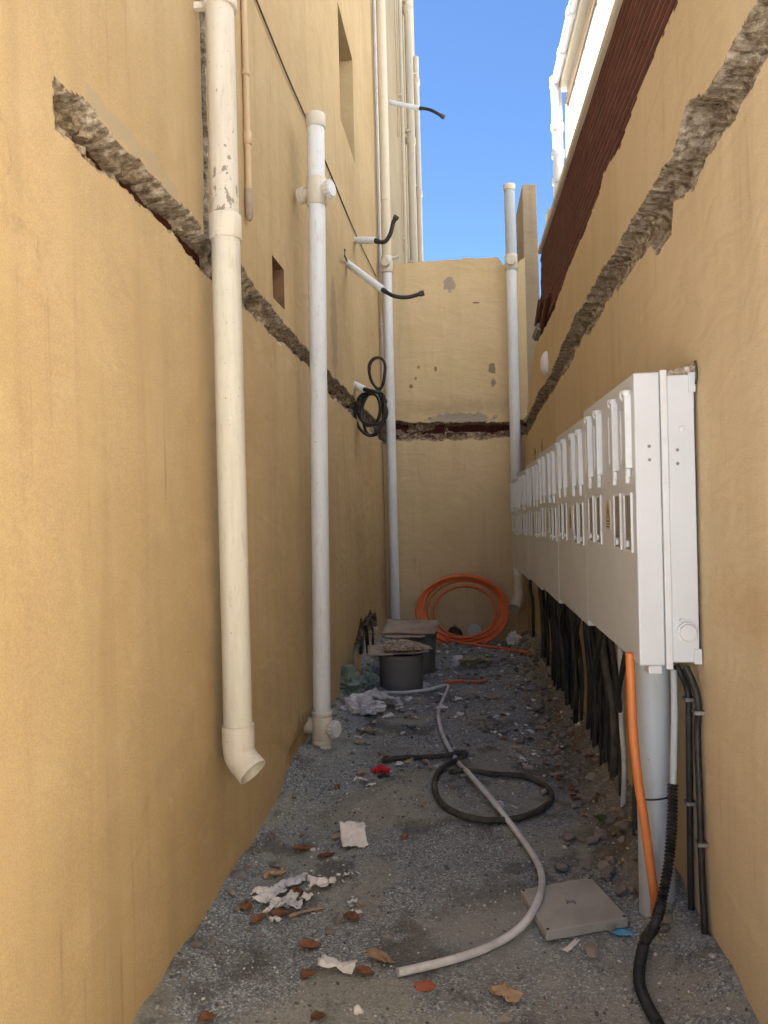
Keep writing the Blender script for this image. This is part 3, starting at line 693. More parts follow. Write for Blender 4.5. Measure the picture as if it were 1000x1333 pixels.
# ---------------------------------------------------------------- white neighbour building
def white_building():
    YF = 15.0; xf = aty(740, 200, YF).x; xe = aty(721, 110, YF).x; ze = aty(722, 118, YF).z
    T = thing('white_building', 'bright white building behind the right wall with an eave', 'building', (xf, 8, 0))
    obj('wall', MB().box(xf, xf + 6, -1, YF, -0.1, ze), 'white_wall', T)
    obj('eave', MB().box(xe + 0.10, xf + 6, -1.2, YF + .1, ze + 0.003, ze + 0.35), 'pvc_pale', T, bevel=0.02)
    obj('trim', MB().box(xf - 0.04, xf - 0.001, -1.2, YF, ze - 0.34, ze - 0.18), 'pvc_beige', T, bevel=0.01)
    g_ = MB(); 
    gt = thing('gutter_pipe', 'white pipe running along the eave of the white building', 'pipe', (xe, 8, ze))
    ys_ = np.arange(4, YF + 0.01, 1.1)
    obj('pipe', MB().sweep([(xe + .03, 4, ze + 0.14), (xe + .03, YF, ze + 0.14)], 0.075, 14), 'pvc_white', gt, smooth=50)
    for y in ys_: obj('collar', MB().ring((xe + .03, y, ze + .14), (xe + .03, y + .14, ze + .14), 0.092), 'pvc_white', gt, smooth=40)
    a = aty(725, 130, YF); 
    dp = thing('downpipe', 'thick white downpipe at the far corner of the white building', 'pipe', (a.x, YF, 3))
    P = [(xe + 0.02, YF, ze + 0.25), (xe + .04, YF, ze + .05), (a.x, YF, a.z - .3), (a.x, YF, 5), (a.x, YF, 3)]
    obj('pipe', MB().sweep(P, 0.10, 16), 'pvc_white', dp, smooth=50)
    for py in (170, 205, 240, 272): c = aty(726, py, YF); obj('collar', MB().ring((a.x, YF, c.z), (a.x, YF, c.z + .12), 0.125), 'pvc_white', dp, smooth=40)
    p2 = [(a.x + .18, YF - .1, ze - .2), (a.x + .17, YF - .1, 7.5), (a.x + .2, YF - .1, 4)]
    tag(obj('pipe', MB().sweep(spl(p2, 4), 0.035, 10), 'pvc_beige', smooth=50), 'slim beige pipe beside the thick white downpipe', 'pipe')
    c = aty(717, 300, YF)
    ac = thing('outdoor_unit', 'small boxy cream outdoor unit at the foot of the white downpipe', 'outdoor unit', (c.x, YF, c.z - .3))
    obj('casing', MB().box(c.x - .10, c.x + .35, YF - .4, YF - .05, c.z - .3, c.z + .27), 'pvc_pale', ac, bevel=.02)
    obj('grille', MB().box(c.x - .02, c.x + .30, YF - .415, YF - .402, c.z - .2, c.z + .18), 'bucket', ac)
    for k in range(5): obj('slat', MB().box(c.x - .02, c.x + .30, YF - .425, YF - .416, c.z - .18 + k * .08, c.z - .155 + k * .08), 'pvc_pale', ac)
    obj('bracket', MB().box(c.x, c.x + .6, YF - .35, YF - .3, c.z - .35, c.z - .305), 'pvc_pale', ac)
white_building()

# the far side of the sunlit street behind the camera
def street_side():
    T = thing('street_house', 'sand coloured house across the street behind the camera', 'building', (0, -34, 0))
    obj('wall', MB().box(-14, 14, -38, -34, -0.1, 7), 'plaster_far', T)
    obj('roof_parapet', MB().box(-14.1, 14.1, -38.1, -33.9, 7.003, 7.4), 'cement', T)
    for x in (-9, -4, 1, 6, 11):
        for z in (1.2, 4.8):
            w_ = obj('window', MB().box(x - .7, x + .7, -33.98, -33.96, z, z + 1.4), 'bucket', T); obj('frame', MB().box(x - .8, x + .8, -33.995, -33.981, z - .1, z + 1.5), 'pvc_white', w_)
street_side()

# ================================================================ PIPES
def ringset(name, parent, ax, segs, mat, n=24):
    for (z0, z1, r) in segs: pass
def left_pipes():
    # 1: big cream drainpipe ending in an open elbow
    t_ = aty(286, 0, 2.93); x, y, r = t_.x, 2.93, 0.0555
    zb = aty(308, 968, 2.93).z; zc0, zc1 = aty(290, 313, 2.93).z, aty(290, 281, 2.93).z
    T = thing('drainpipe', 'thick cream drainpipe with peeling upper length and open elbow end', 'pipe', (x, y, zb), 'drainpipes standing along the left wall')
    obj('lower_length', MB().sweep([(x, y, zb), (x, y, zc0 + .02)], r, 28), 'pvc_cream', T, smooth=50)
    obj('upper_length', MB().sweep([(x, y, zc0 + .02), (x, y, 6.5)], r * 0.985, 28), 'pvc_peel', T, smooth=50)
    obj('coupling', MB().ring((x, y, zc0), (x, y, zc1), r * 1.13, 28), 'pvc_fit', T, smooth=40)
    zt = aty(286, 12, 2.93).z
    cl = obj('pipe_clip', MB().ring((x, y, zt), (x, y, zt + 0.035), r * 1.2, 28), 'pvc_fit', T, smooth=40)
    obj('clip_arm', MB().box(LA + LB * y - .02, x - r * .8, y - .012, y + .012, zt + .005, zt + .03), 'pvc_fit', cl)
    # elbow
    R = r * 1.14; C = []; Rr = []
    C += [(x, y, zb + 0.075), (x, y, zb + 0.074), (x, y, zb), (x, y, zb - .001), (x, y, zb - .012)]; Rr += [r * 1.0, R, R, R * .97, R * .97]
    dx, dy = 0.90, -0.42
    for k in range(1, 9):
        a = rad(52) * k / 8; q = 0.07
        C.append((x + dx * q * (1 - math.cos(a)), y + dy * q * (1 - math.cos(a)), zb - .012 - q * math.sin(a))); Rr.append(R * .97)
    e = Vector(C[-1]); d = Vector((dx * math.sin(rad(52)), dy * math.sin(rad(52)), -math.cos(rad(52)))).normalized()
    C += [e + d * .02, e + d * .055]; Rr += [R * .97] * 2
    eb = MB().sweep(C, Rr, 28, cap=False)
    q0 = e + d * .055; eb2 = MB().sweep([q0, q0 - d * .0005, q0 - d * .03, q0 - d * .05], [R * .97, R * .85, R * .85, R * .85], 28, cap=False)
    eb.add(eb2.v, eb2.f); el = obj('elbow', eb, 'pvc_fit', T, smooth=50)
    obj('bore_shade_disc', MB().sweep([q0 - d * .048, q0 - d * .052], R * .87, 28), 'bore_shade', el)  # dark disc paints the shade deep inside the open bore
    # thin painted conduit right of it
    pts = [atl(p, q, .025) for p, q in ((313, -60), (314, 0), (315, 90), (317, 180))]; y2 = pts[2].y
    T2 = thing('conduit', 'slim overpainted conduit stub right of the thick drainpipe', 'conduit', (pts[3].x, y2, 2.8))
    z = [atl(314, -20, .02).z + .5, atl(315, 96).z, atl(317, 180).z, atl(320, 262).z, atl(320, 288).z]
    X = LA + LB * y2 + .02; y3 = atl(317, 180).y
    obj('pipe', MB().sweep([(X, y3, z[0]), (X, y3, z[1]), (X, y3, z[2]), (X, y3 + .0, z[3])], .0145, 12), 'pvc_beige', T2, smooth=50)
    obj('collar', MB().ring((X, y3, z[2] - .03), (X, y3, z[2] + .03), .020), 'pvc_beige', T2, smooth=40)
    obj('clip', MB().ring((X, y3, z[1] - .012), (X, y3, z[1] + .012), .020), 'pvc_beige', T2, smooth=40)
    obj('plug', MB().sweep([(X, y3, z[3] + .05), (X, y3, z[3]), (X, y3, z[4] + .02), (X, y3, z[4])], [.019, .02, .018, .008], 10), 'card', T2, smooth=50)
    # 2: free-standing white pipe with branch fittings
    yb = 4.62; b = aty(420, 985, yb); t = aty(411, 152, yb); r = .053; b.z = float(gz(b.x, b.y)) - .02
    ax = (t - b); L = ax.length; ax.normalize()
    T = thing('drainpipe', 'white standing pipe with branch fittings near its top and foot', 'pipe', b, 'drainpipes standing along the left wall')
    at = lambda py: b + ax * ((aty(415, py, yb).z - b.z) / ax.z)
    obj('pipe', MB().sweep([b, at(600), t], r, 26), 'pvc_white', T, smooth=50)
    obj('end_collar', MB().ring(at(167), t + ax * .012, r * 1.12, 26), 'pvc_fit', T, smooth=40)
    for (p0, p1, py, nm, lb) in ((232, 268, 250, 'upper', None), (932, 962, 947, 'lower', None)):
        fit = obj('branch_fitting', MB().ring(at(p1), at(p0), r * 1.15, 26), 'pvc_fit', T, smooth=40)
        c = at(py); s = Vector((0.93, -0.36, 0)).normalized() if nm == 'upper' else Vector((0.9, -0.42, 0)).normalized()
        obj('left_branch', MB().sweep([c, c - s * .085, c - s * .086, c - s * .118, c - s * .12], [r * .8, r * .8, r * .9, r * .9, r * .6], 22), 'pvc_fit', fit, smooth=50)
        cap = MB().sweep([c, c + s * .075, c + s * .076, c + s * .10, c + s * .102], [r * .75, r * .75, r * .92, r * .92, r * .5], 22)
        obj('right_branch', cap, 'pvc_fit', fit, smooth=50)
        kb = MB()
        for k in range(14):
            a = 2 * math.pi * k / 14; up = Vector((0, 0, 1)); sd_ = s.cross(up)
            q = c + (up * math.cos(a) + sd_ * math.sin(a)) * r * .92; kb.sweep([q + s * .078, q + s * .108], .0055, 5)
        kb.ring(c + s * .1, c + s * .112, r * .85); obj('screw_cap', kb, 'pvc_white', fit, smooth=40)
    obj('joint_ring', MB().ring(at(905 + 25), at(905 + 20), r * 1.2, 26), 'pvc_cream', T, smooth=40)
    obj('foot_collar', MB().ring(at(968), at(962), r * 1.2, 26), 'pvc_fit', T, smooth=40)
    # 3: pipe in the left corner
    yq = 9.17; r = .056; a = aty(515.5, 822, yq); c = aty(507.5, 343, yq); d = aty(501, 0, yq)
    T = thing('drainpipe', 'white pipe in the left corner running past the top of the cross wall', 'pipe', (a.x, yq, 0), 'drainpipes at the end of the alley')
    obj('lower_length', MB().sweep([(a.x, yq, -.05), (a.x, yq, c.z)], r, 22), 'pvc_white', T, smooth=50)
    obj('upper_length', MB().sweep([(a.x, yq, c.z), (a.x, yq, 10.9)], r * 1.02, 22), 'pvc_pale', T, smooth=50)
    f0, f1 = aty(507, 355, yq).z, aty(507, 334, yq).z
    ft = obj('branch_fitting', MB().ring((a.x, yq, f0), (a.x, yq, f1), r * 1.25, 22), 'pvc_fit', T, smooth=40)
    obj('inspection_cap', MB().ring((a.x, yq - .05, (f0 + f1) / 2), (a.x - .01, yq - .13, (f0 + f1) / 2), r * .9), 'pvc_fit', ft, smooth=40)
    obj('side_arm', MB().sweep([(a.x, yq, f1 - .04), (a.x + .13, yq - .02, f1 - .02), (a.x + .14, yq - .02, f1 + .0)], .022, 10), 'pvc_fit', ft, smooth=50)
    z = aty(503, 262, yq).z; obj('joint_ring', MB().ring((a.x, yq, z), (a.x, yq, z + .02), r * 1.08, 22), 'pvc_pale', T, smooth=40)
    # thin conduit left of it on the wall
    X = atl(493, 250, .02); yv = X.y
    zz = atl(496, 498, .02).z
    T = thing('conduit', 'thin white vertical conduit beside the left corner pipe', 'conduit', (X.x, yv, zz))
    obj('pipe', MB().sweep([(X.x, yv, zz), (X.x, yv, 10.9)], .021, 10), 'pvc_white', T, smooth=50)
    for py in (140, 420): z = atl(493, py).z; obj('clip', MB().ring((X.x, yv, z), (X.x, yv, z + .03), .026), 'pvc_white', T, smooth=40)
    # 4: right-hand pipe
    a = aty(672, 620, yq); c = aty(666, 343, yq); d = aty(663, 243, yq); r = .062
    T = thing('drainpipe', 'white pipe in the right corner, open above the cross wall and bent at its foot', 'pipe', (a.x, yq, 0), 'drainpipes at the end of the alley')
    e = aty(676, 770, yq)
    obj('pipe', MB().sweep([(e.x - .005, yq, e.z), (a.x, yq, c.z)], r, 22), 'pvc_white', T, smooth=50)
    obj('upper_length', MB().sweep([(a.x, yq, c.z), (a.x, yq, d.z)], r * 1.0, 22), 'pvc_grey', T, smooth=50)
    obj('end_collar', MB().ring((a.x, yq, d.z - .05), (a.x, yq, d.z + .02), r * 1.13, 22), 'pvc_fit', T, smooth=40)
    f0, f1 = aty(666, 352, yq).z, aty(666, 332, yq).z
    ft = obj('branch_fitting', MB().ring((a.x, yq, f0), (a.x, yq, f1), r * 1.2, 22), 'pvc_fit', T, smooth=40)
    obj('inspection_cap', MB().ring((a.x, yq - .05, (f0 + f1) / 2), (a.x - .01, yq - .12, (f0 + f1) / 2), r * .9), 'pvc_fit', ft, smooth=40)
    z = aty(676, 748, yq).z
    obj('elbow', MB().sweep(spl([(e.x, yq, z), (e.x, yq, e.z), (e.x - .01, yq - .03, e.z - .07), (e.x - .05, yq - .09, e.z - .15), (e.x - .07, yq - .12, e.z - .18)], 4), r * 1.1, 20), 'pvc_cream', T, smooth=50)
left_pipes()

# cable stubs through the walls
def stubs():
    def stub(label, tube, cable, r1, r2, extra=None):
        T = thing('cable_stub', label, 'cable stub', tube[0], 'capped cable stubs sticking out of the left walls')
        A, B = Vector(tube[0]), Vector(tube[-1]); d = (B - A).normalized()
        obj('sleeve', MB().sweep([A - d * .03, A, B - d * .01, B], [r1, r1, r1, r1 * .85], 14), 'pvc_white', T, smooth=50)
        P = spl([B - d * .02] + list(cable), 6)
        obj('cable', MB().sweep(P, [r2 * (1 + .25 * (k < 3)) for k in range(len(P))], 10), 'black', T, smooth=60)
        obj('tape_end', MB().sweep([P[-2], P[-1] + (P[-1] - P[-3]).normalized() * .02], r2 * 1.4, 8), 'black_dusty', T, smooth=50)
        return T
    y = 11.2; w0 = aty(512, 132, y); w0.x = xw_far(y) - .02
    stub('highest cable stub, pointing out into the sky above the cross wall', [w0, aty(546, 141, y - .1)], [aty(560, 143, y - .1), aty(577, 152, y - .1)], .035, .022)
    a = atl(462, 313); stub('cable stub with its black tail bent upward above the slanted stub', [a, aty(489, 313, a.y - .15)], [aty(500, 315, a.y - .2), aty(508, 305, a.y - .2), aty(512, 290, a.y - .2), aty(515, 284, a.y - .2)], .034, .020)
    a = atl(451, 342); T = stub('longest cable stub, slanting down with a curved black tail', [a, aty(498, 377, a.y - .5)], [aty(512, 385, a.y - .55), aty(530, 387, a.y - .55), aty(549, 382, a.y - .55)], .030, .016)
    obj('wire_tail', MB().sweep([atl(452, 340, .02), atl(449, 334, .05), atl(449, 325, .04)], .008, 8), 'black_dusty', T)
    a = atl(462, 501); stub('short white cable stub above the hanging coil', [a, aty(474, 507, a.y - .1)], [aty(485, 509, a.y - .15), aty(497, 512, a.y - .12), aty(501, 522, a.y - .1)], .034, .016)
    # hanging coil
    yy = atl(470, 520).y
    P = []
    for k in range(60):
        t = k / 59; an = t * 2 * math.pi * 4.2 + 1.0
        rx, ry = 16 + 5 * math.sin(k * .35), 24 + 7 * math.sin(k * .23 + 1)
        c = aty(483 + 2 * math.sin(k * .2), 536 + 3 * math.cos(k * .3), yy - .35 + .04 * math.sin(k * .5)); q = aty(483 + rx * math.cos(an), 536 + ry * math.sin(an), yy - .32 + .05 * math.sin(k * .4)); P.append(q)
    T = thing('cable_coil', 'black cable hanging in loops on the left wall by the corner', 'cable coil', P[0])
    obj('lower_loops', MB().sweep(spl(P, 5), .015, 9), 'black', T, smooth=60)
    P = [aty(492 + 10 * math.cos(a_), 484 + 19 * math.sin(a_) + (4 if math.sin(a_) > 0 else 0), yy - .2) for a_ in np.linspace(1.2, 1.2 + 4 * math.pi, 26)]
    P = [p + Vector((0.012 * math.sin(k), .02 * math.cos(k * .7), .01 * math.sin(k * .5))) for k, p in enumerate(P)]
    obj('upper_loop', MB().sweep(spl(P, 4), .014, 9), 'black', T, smooth=60)
    # thin straight cable stapled along the left wall
    P = [atl(p, q, .012) for p, q in ((327, -20), (334, 0), (374, 98), (400, 157), (425, 213), (463, 304), (490, 360))]
    tag(obj('wall_cable', MB().sweep(spl(P, 5), .0052, 8), 'black_dusty', smooth=60), 'thin dark cable running straight along the left wall under the window', 'cable')
stubs()

# ================================================================ METER CABINETS
CX = RX - 0.205                       # front plane of the doors
def cabinets():
    W, y0, z0, z1 = 1.035, 2.62, 0.957, 1.93; xd = CX + .085
    base = Vector((CX + .1, y0, z0))
    T = thing('meter_cabinet', 'x', 'meter cabinet', base, 'grey electricity meter cabinets along the right wall')
    obj('housing', MB().box(xd + .022, RX - .012, y0, y0 + W - .002, z0 + .01, z1 - .012), 'cab', T, bevel=.004)
    obj('flange', MB().box(xd, xd + .022, y0 - .004, y0 + W + .0, z0 - .012, z1 + .006), 'cab2', T, bevel=.003)
    obj('door', MB().box(CX, xd - .002, y0, y0 + W - .006, z0, z1), 'cab', T, bevel=.005)
    for oy in (.055, .235, .625, .805):      # small viewing windows
        a, b = y0 + oy, y0 + oy + .125; za, zb = z0 + .373, z0 + .578
        w_ = obj('meter_window', MB().box(CX - .0065, CX + .004, a, a + .011, za, zb).box(CX - .0065, CX + .004, b - .011, b, za, zb).box(CX - .0060, CX + .004, a + .0112, b - .0112, zb - .010, zb).box(CX - .0060, CX + .004, a + .0112, b - .0112, za, za + .008), 'cab2', T, bevel=.0015)
        obj('pane', MB().box(CX - .0015, CX + .003, a + .0115, b - .0115, za + .0085, zb - .0105), 'pane', w_)
        obj('latch_knob', MB().ring((CX - .002, (a + b) / 2, za + .028), (CX - .012, (a + b) / 2, za + .028), .013, 12), 'cab2', w_, smooth=40)
    for oy in (.045, .265, .585, .805):      # hinged breaker flaps: panel, upright rail with round cap, lock lug
        a = y0 + oy; za, zb = z0 + .66, z0 + .922
        f = obj('breaker_flap', MB().box(CX - .006, CX + .003, a + .045, a + .15, za + .02, zb - .035), 'cab2', T, bevel=.003)
        obj('flap_frame', MB().box(CX - .0095, CX - .0061, a + .135, a + .15, za + .02, zb - .035).box(CX - .0095, CX - .0061, a + .05, a + .1345, zb - .05, zb - .035).box(CX - .0095, CX - .0061, a + .05, a + .1345, za + .02, za + .032), 'cab2', f)
        obj('rail', MB().box(CX - .022, CX + .002, a, a + .022, za, zb - .012), 'cab2', f, bevel=.004)
        obj('rail_cap', MB().ring((CX - .013, a + .011, zb - .016), (CX - .013, a + .011, zb + .002), .0145, 14), 'cab2', f, smooth=40)
        obj('lock_lug', MB().box(CX - .012, CX + .001, a + .05, a + .062, za - .05, za + .005), 'cab2', f)
        obj('lock_pin', MB().sweep([(CX - .012, a + .010, za - .028), (CX - .012, a + .010, za - .002)], .009, 10), 'cab2', f)
        obj('hook', MB().sweep(spl([(CX - .01, a + .06, zb - .03), (CX - .018, a + .065, zb - .015), (CX - .02, a + .055, zb + .0), (CX - .008, a + .05, zb + .002)], 4), .006, 7), 'cab2', f)
    s = y0 + .435; zs_ = z0 + .44
    sg = obj('warning_label', MB().box(CX - .003, CX + .001, s, s + .085, zs_, zs_ + .115), 'sign_white', T)
    tri = lambda a, b, x: MB().add([(x, s + a, zs_ + .04), (x, s + .085 - a, zs_ + .04), (x, s + .0425, zs_ + b)], [(0, 1, 2), (2, 1, 0)])
    obj('triangle', tri(.006, .108, CX - .0036), 'sign_black', sg); obj('triangle_field', tri(.014, .098, CX - .0040), 'sign_yellow', sg)
    bolt = MB().add([(CX - .0045, s + .040, zs_ + .084), (CX - .0045, s + .034, zs_ + .062), (CX - .0045, s + .043, zs_ + .064), (CX - .0045, s + .041, zs_ + .046), (CX - .0045, s + .052, zs_ + .068), (CX - .0045, s + .044, zs_ + .066), (CX - .0045, s + .047, zs_ + .084)], [(0, 1, 2, 5, 6), (2, 3, 4, 5), (6, 5, 2, 1, 0), (5, 4, 3, 2)])
    obj('bolt_symbol', bolt, 'sign_black', sg)
    tx = MB()
    for k in range(3): tx.box(CX - .0042, CX - .0035, s + .012, s + .072 - .008 * (k % 2), zs_ + .008 + k * .011, zs_ + .013 + k * .011)
    obj('print', tx, 'sign_black', sg)
    for oy in (.25, .75): obj('cable_gland', MB().ring((xd + .06, y0 + oy, z0 - .02), (xd + .06, y0 + oy, z0 + .012), .028, 14), 'cab2', T, smooth=40)
    labels = ['meter cabinet nearest the camera, its pale end face showing a round plug', 'second meter cabinet from the near end of the row', 'third meter cabinet from the near end, left of the first bright seam',
              'fourth meter cabinet from the near end, between the two bright seams', 'second farthest meter cabinet of the row', 'farthest meter cabinet of the row, by the right corner pipe']
    for i in range(6):
        c = T if i == 0 else copy_tree(T)
        c.location = base + Vector((0.001 * i, i * (W + (.012 if i in (2, 4) else 0.004)), -0.028 * i)); c['label'] = labels[i]
    # details of the exposed near end
    ye = y0
    pl = obj('hinge_plate', MB().box(CX + .008, CX + .075, ye - .0035, ye - .0002, z1 - .335, z1 - .15), 'cab', T)
    for z in (.245, .29): obj('screw', MB().ring((CX + .045, ye - .007, z1 - z), (CX + .045, ye - .003, z1 - z), .0055, 10), 'screw', pl)
    pl = obj('hinge_plate', MB().box(xd + .024, xd + .07, ye - .0035, ye - .0002, z1 - .39, z1 - .22), 'cab', T)
    for z in (.26, .305): obj('screw', MB().ring((xd + .05, ye - .007, z1 - z), (xd + .05, ye - .003, z1 - z), .0055, 10), 'screw', pl)
    obj('rivet', MB().ring((xd + .065, ye - .006, z1 - .19), (xd + .065, ye, z1 - .19), .009, 12), 'cab2', T, smooth=40)
    obj('rivet', MB().ring((xd + .052, ye - .006, z0 + .15), (xd + .052, ye, z0 + .15), .007, 12), 'cab2', T, smooth=40)
    obj('round_plug', MB().sweep([(xd + .07, ye, z0 + .11), (xd + .07, ye - .006, z0 + .11), (xd + .07, ye - .008, z0 + .11), (xd + .07, ye - .014, z0 + .11), (xd + .07, ye - .0145, z0 + .11)], [.036, .036, .030, .027, .020], 9), 'cab2', T, smooth=30)
    obj('top_tab', MB().box(RX - .03, RX - .008, ye - .004, ye + .01, z1 - .07, z1 - .006), 'cab', T); obj('bottom_tab', MB().box(RX - .03, RX - .006, ye - .004, ye + .01, z0 + .005, z0 + .055), 'cab', T)
    obj('drain_boss', MB().box(CX + .03, CX + .075, ye + .01, ye + .07, z0 - .03, z0 - .001), 'cab2', T, bevel=.004)
    # mortar heaped between cabinet top and wall
    vs = []; N = 60; rs = np.random.RandomState(4)
    for i in range(N):
        yy = 2.63 + 5.9 * (i / (N - 1)) ** 1.6
        zt = z1 - .016 - .028 * (yy - 2.62) / 1.04
        vs += [(RX - .11 + .01 * rs.rand(), yy, zt), (RX - .10 + .02 * rs.rand(), yy, zt + .010 + .012 * rs.rand()), (RX - .03, yy, zt + .018 + .02 * rs.rand()), (RX + .01, yy, zt + .03 + .02 * rs.rand()), (RX + .01, yy, zt - .02)]
    m = MB().add(vs, [(i * 5 + k, i * 5 + k + 1, i * 5 + k + 6, i * 5 + k + 5) for i in range(N - 1) for k in range(4)] + [(4, 3, 2, 1, 0)])
    tag(obj('mortar_ledge', m, 'rubble'), 'crumbly strip of mortar filling the gap on top of the meter cabinets', 'mortar')
cabinets()

# ================================================================ CABLES BELOW THE CABINETS
def corr(P, r, pitch=.009, amp=.0022, n=10):
    Q = spl(P, 30); out = [Q[0]]; acc = 0; L = [0]
    for a, b in zip(Q, Q[1:]): L.append(L[-1] + (b - a).length)
    tot = L[-1]; N = int(tot / (pitch / 2)); pts = []; j = 0
    for k in range(N):
        s = tot * k / (N - 1)
        while j < len(L) - 2 and L[j + 1] < s: j += 1
        t = (s - L[j]) / max(L[j + 1] - L[j], 1e-6); pts.append(Q[j].lerp(Q[j + 1], t))
    return MB().sweep(pts, [r + (amp if k % 2 else -amp) for k in range(N)], n)
def under():
    y = 2.85; a = aty(846, 875, y); b = aty(858, 1180, y)
    T = thing('floor_pipe', 'thick grey pipe rising from the ground into the nearest meter cabinet', 'pipe', (.665, y, 0))
    xg = aty(852, 1000, y).x
    obj('pipe', MB().sweep([(xg, y, -.04), (xg, y, .975)], .063, 28), 'pvc_grey', T, smooth=50)
    zt = aty(850, 1034, y).z
    obj('tie_wire', MB().sweep([(xg + .0655 * math.cos(a_), y + .0655 * math.sin(a_), zt + .012 * math.cos(a_ + .6)) for a_ in np.linspace(0, 2 * math.pi, 24, endpoint=False)], .0035, 6, closed=True), 'black', T)
    yo = 2.72
    P = [aty(p, q, yo) for p, q in ((820, 850), (822, 900), (824, 950), (830, 1010), (839, 1070), (847, 1130), (852, 1165))] + [G(853, 1193, .01)]
    tag(obj('orange_conduit', MB().sweep(spl(P, 8), .0155, 16), 'orange', smooth=60), 'bright orange conduit dropping from the nearest cabinet beside the grey pipe', 'conduit')
    # two black cables clipped to the wall
    for (pts, lb) in (([(880, 866), (888, 880), (896, 903), (897, 950), (898, 1040), (899, 1130), (900, 1190), (901, 1255)], 'left one of two black cables clipped to the right wall under the near cabinet'),
                      ([(893, 868), (902, 888), (909, 915), (908, 960), (911, 1040), (914, 1140), (918, 1215), (921, 1285)], 'right one of two black cables clipped to the right wall, nearest the street')):
        P = []
        for k, (p, q) in enumerate(pts): P.append(atx(p, q, RX - .018 - (.03 if k == 0 else .012 if k == 1 else 0)))
        T = thing('black_cable', lb, 'cable', P[-1], 'black cables clipped to the right wall')
        obj('cable', MB().sweep(spl(P, 8), .0115, 12), 'black', T, smooth=60)
        for qy in ((910, 1045), (927, 1098))[pts[0][0] == 893]:
            c = atx(np.interp(qy, [p[1] for p in pts], [p[0] for p in pts]), qy, RX - .018)
            obj('clip', MB().box(c.x - .015, RX + .004, c.y - .016, c.y + .02, c.z - .006, c.z + .006), 'screw', T)
    P = [aty(877, 872, 2.74), aty(878, 930, 2.72), aty(877, 985, 2.70), aty(876, 1030, 2.70)]
    tag(obj('grey_conduit', MB().sweep(spl(P, 6), .0115, 12), 'pvc_grey', smooth=60), 'narrow grey conduit beside the thick grey pipe entering black corrugated hose', 'conduit')
    P = [aty(876, 1020, 2.70), aty(875, 1070, 2.68), aty(871, 1120, 2.66), aty(862, 1170, 2.62), aty(852, 1205, 2.56), G(840, 1238, .035), G(833, 1264, .022), G(833, 1290, .022), G(842, 1315, .022), G(858, 1345, .022)]
    tag(obj('corrugated_hose', corr(P, .0160, .012, .0030, 14), 'black', smooth=80), 'black corrugated hose bending from the wall onto the gravel at bottom right', 'hose')
    # dark cables hanging from the farther cabinets
    rs = random.Random(5); n = 0
    spots = [(2.95, .005), (4.25, .016), (4.42, .012), (5.05, .016), (5.62, .016), (5.8, .014), (6.55, .016), (6.95, .014), (3.22, .008), (3.30, .012), (3.36, .006), (3.5, .012), (3.56, .016), (3.62, .012), (3.74, .009), (3.93, .020), (3.98, .010), (4.02, .022), (4.1, .014), (4.16, .008), (4.36, .008), (4.5, .018), (4.56, .012), (4.62, .020), (4.70, .010), (4.78, .018), (4.95, .009), (5.15, .012),
             (5.25, .018), (5.35, .022), (5.45, .014), (5.52, .020), (5.7, .012), (5.88, .016), (5.96, .020), (6.1, .018), (6.3, .022), (6.42, .016), (6.7, .010), (6.8, .014), (7.1, .018), (7.16, .010), (7.5, .012), (8.1, .016)]
    for yy, r in spots:
        x = RX - .02 - r - rs.uniform(0, .05); zt = .957 - .028 * (yy - 2.62) / 1.04 + .03; xx = min(x + rs.uniform(0, .04), RX - r - .012)
        ymid = yy + rs.uniform(-.04, .04)
        P = [(x, yy, zt), (x, yy + rs.uniform(-.03, .03), zt - .2), (xx, ymid + rs.uniform(-.03, .03), .50), (xx, ymid + rs.uniform(-.05, .05), .28), (xx - rs.uniform(0, .02), ymid + rs.uniform(-.03, .03), -.03)]
        mt = 'black' if rs.random() < .85 else 'black_dusty'
        if yy in (3.62,): mt = 'hose'
        o = obj('hanging_cable', MB().sweep(spl(P, 6), r, 10), mt, smooth=60)
        tag(o, 'grey cable hanging among the black ones beneath the meter cabinets' if mt == 'hose' else 'black cable hanging from the meter cabinets down to the rubble', 'cable', 'dark cables hanging under the meter cabinets' if mt != 'hose' else 'grey cables hanging under the meter cabinets')
    # slack loops
    for yy in (3.2, 3.75, 4.4, 5.05, 5.9):
        P = [(RX - .12, yy, .93), (RX - .14, yy + .12, .7), (RX - .1, yy + .3, .58), (RX - .09, yy + .42, .72), (RX - .1, yy + .5, .9)]
        tag(obj('slack_cable', MB().sweep(spl(P, 6), .012, 8), 'black', smooth=60), 'slack loop of black cable under the meter cabinets', 'cable', 'slack cable loops under the cabinets')
    # round white lamp on the right wall
    c = atx(712, 473, RX)
    T = thing('wall_lamp', 'small round white lamp on the right wall below the broken channel', 'lamp', c)
    obj('dome', MB().sweep([(c.x - d, c.y, c.z) for d in (0, .012, .028, .042, .052, .056)], [.095, .10, .092, .07, .04, .005], 22), 'bulk', T, smooth=60)
    obj('base_ring', MB().sweep([(c.x + .01, c.y, c.z), (c.x - .014, c.y, c.z)], .106, 22), 'pvc_white', T, smooth=40)
    # small bent wire behind cabinet corner
    P = [atx(905, 470, RX - .01), atx(907, 485, RX - .012), atx(906, 500, RX - .01)]
    tag(obj('bent_wire', MB().sweep(spl(P, 5), .004, 6), 'black_dusty', smooth=60), 'short bent dark wire behind the top corner of the nearest cabinet', 'wire')
under()

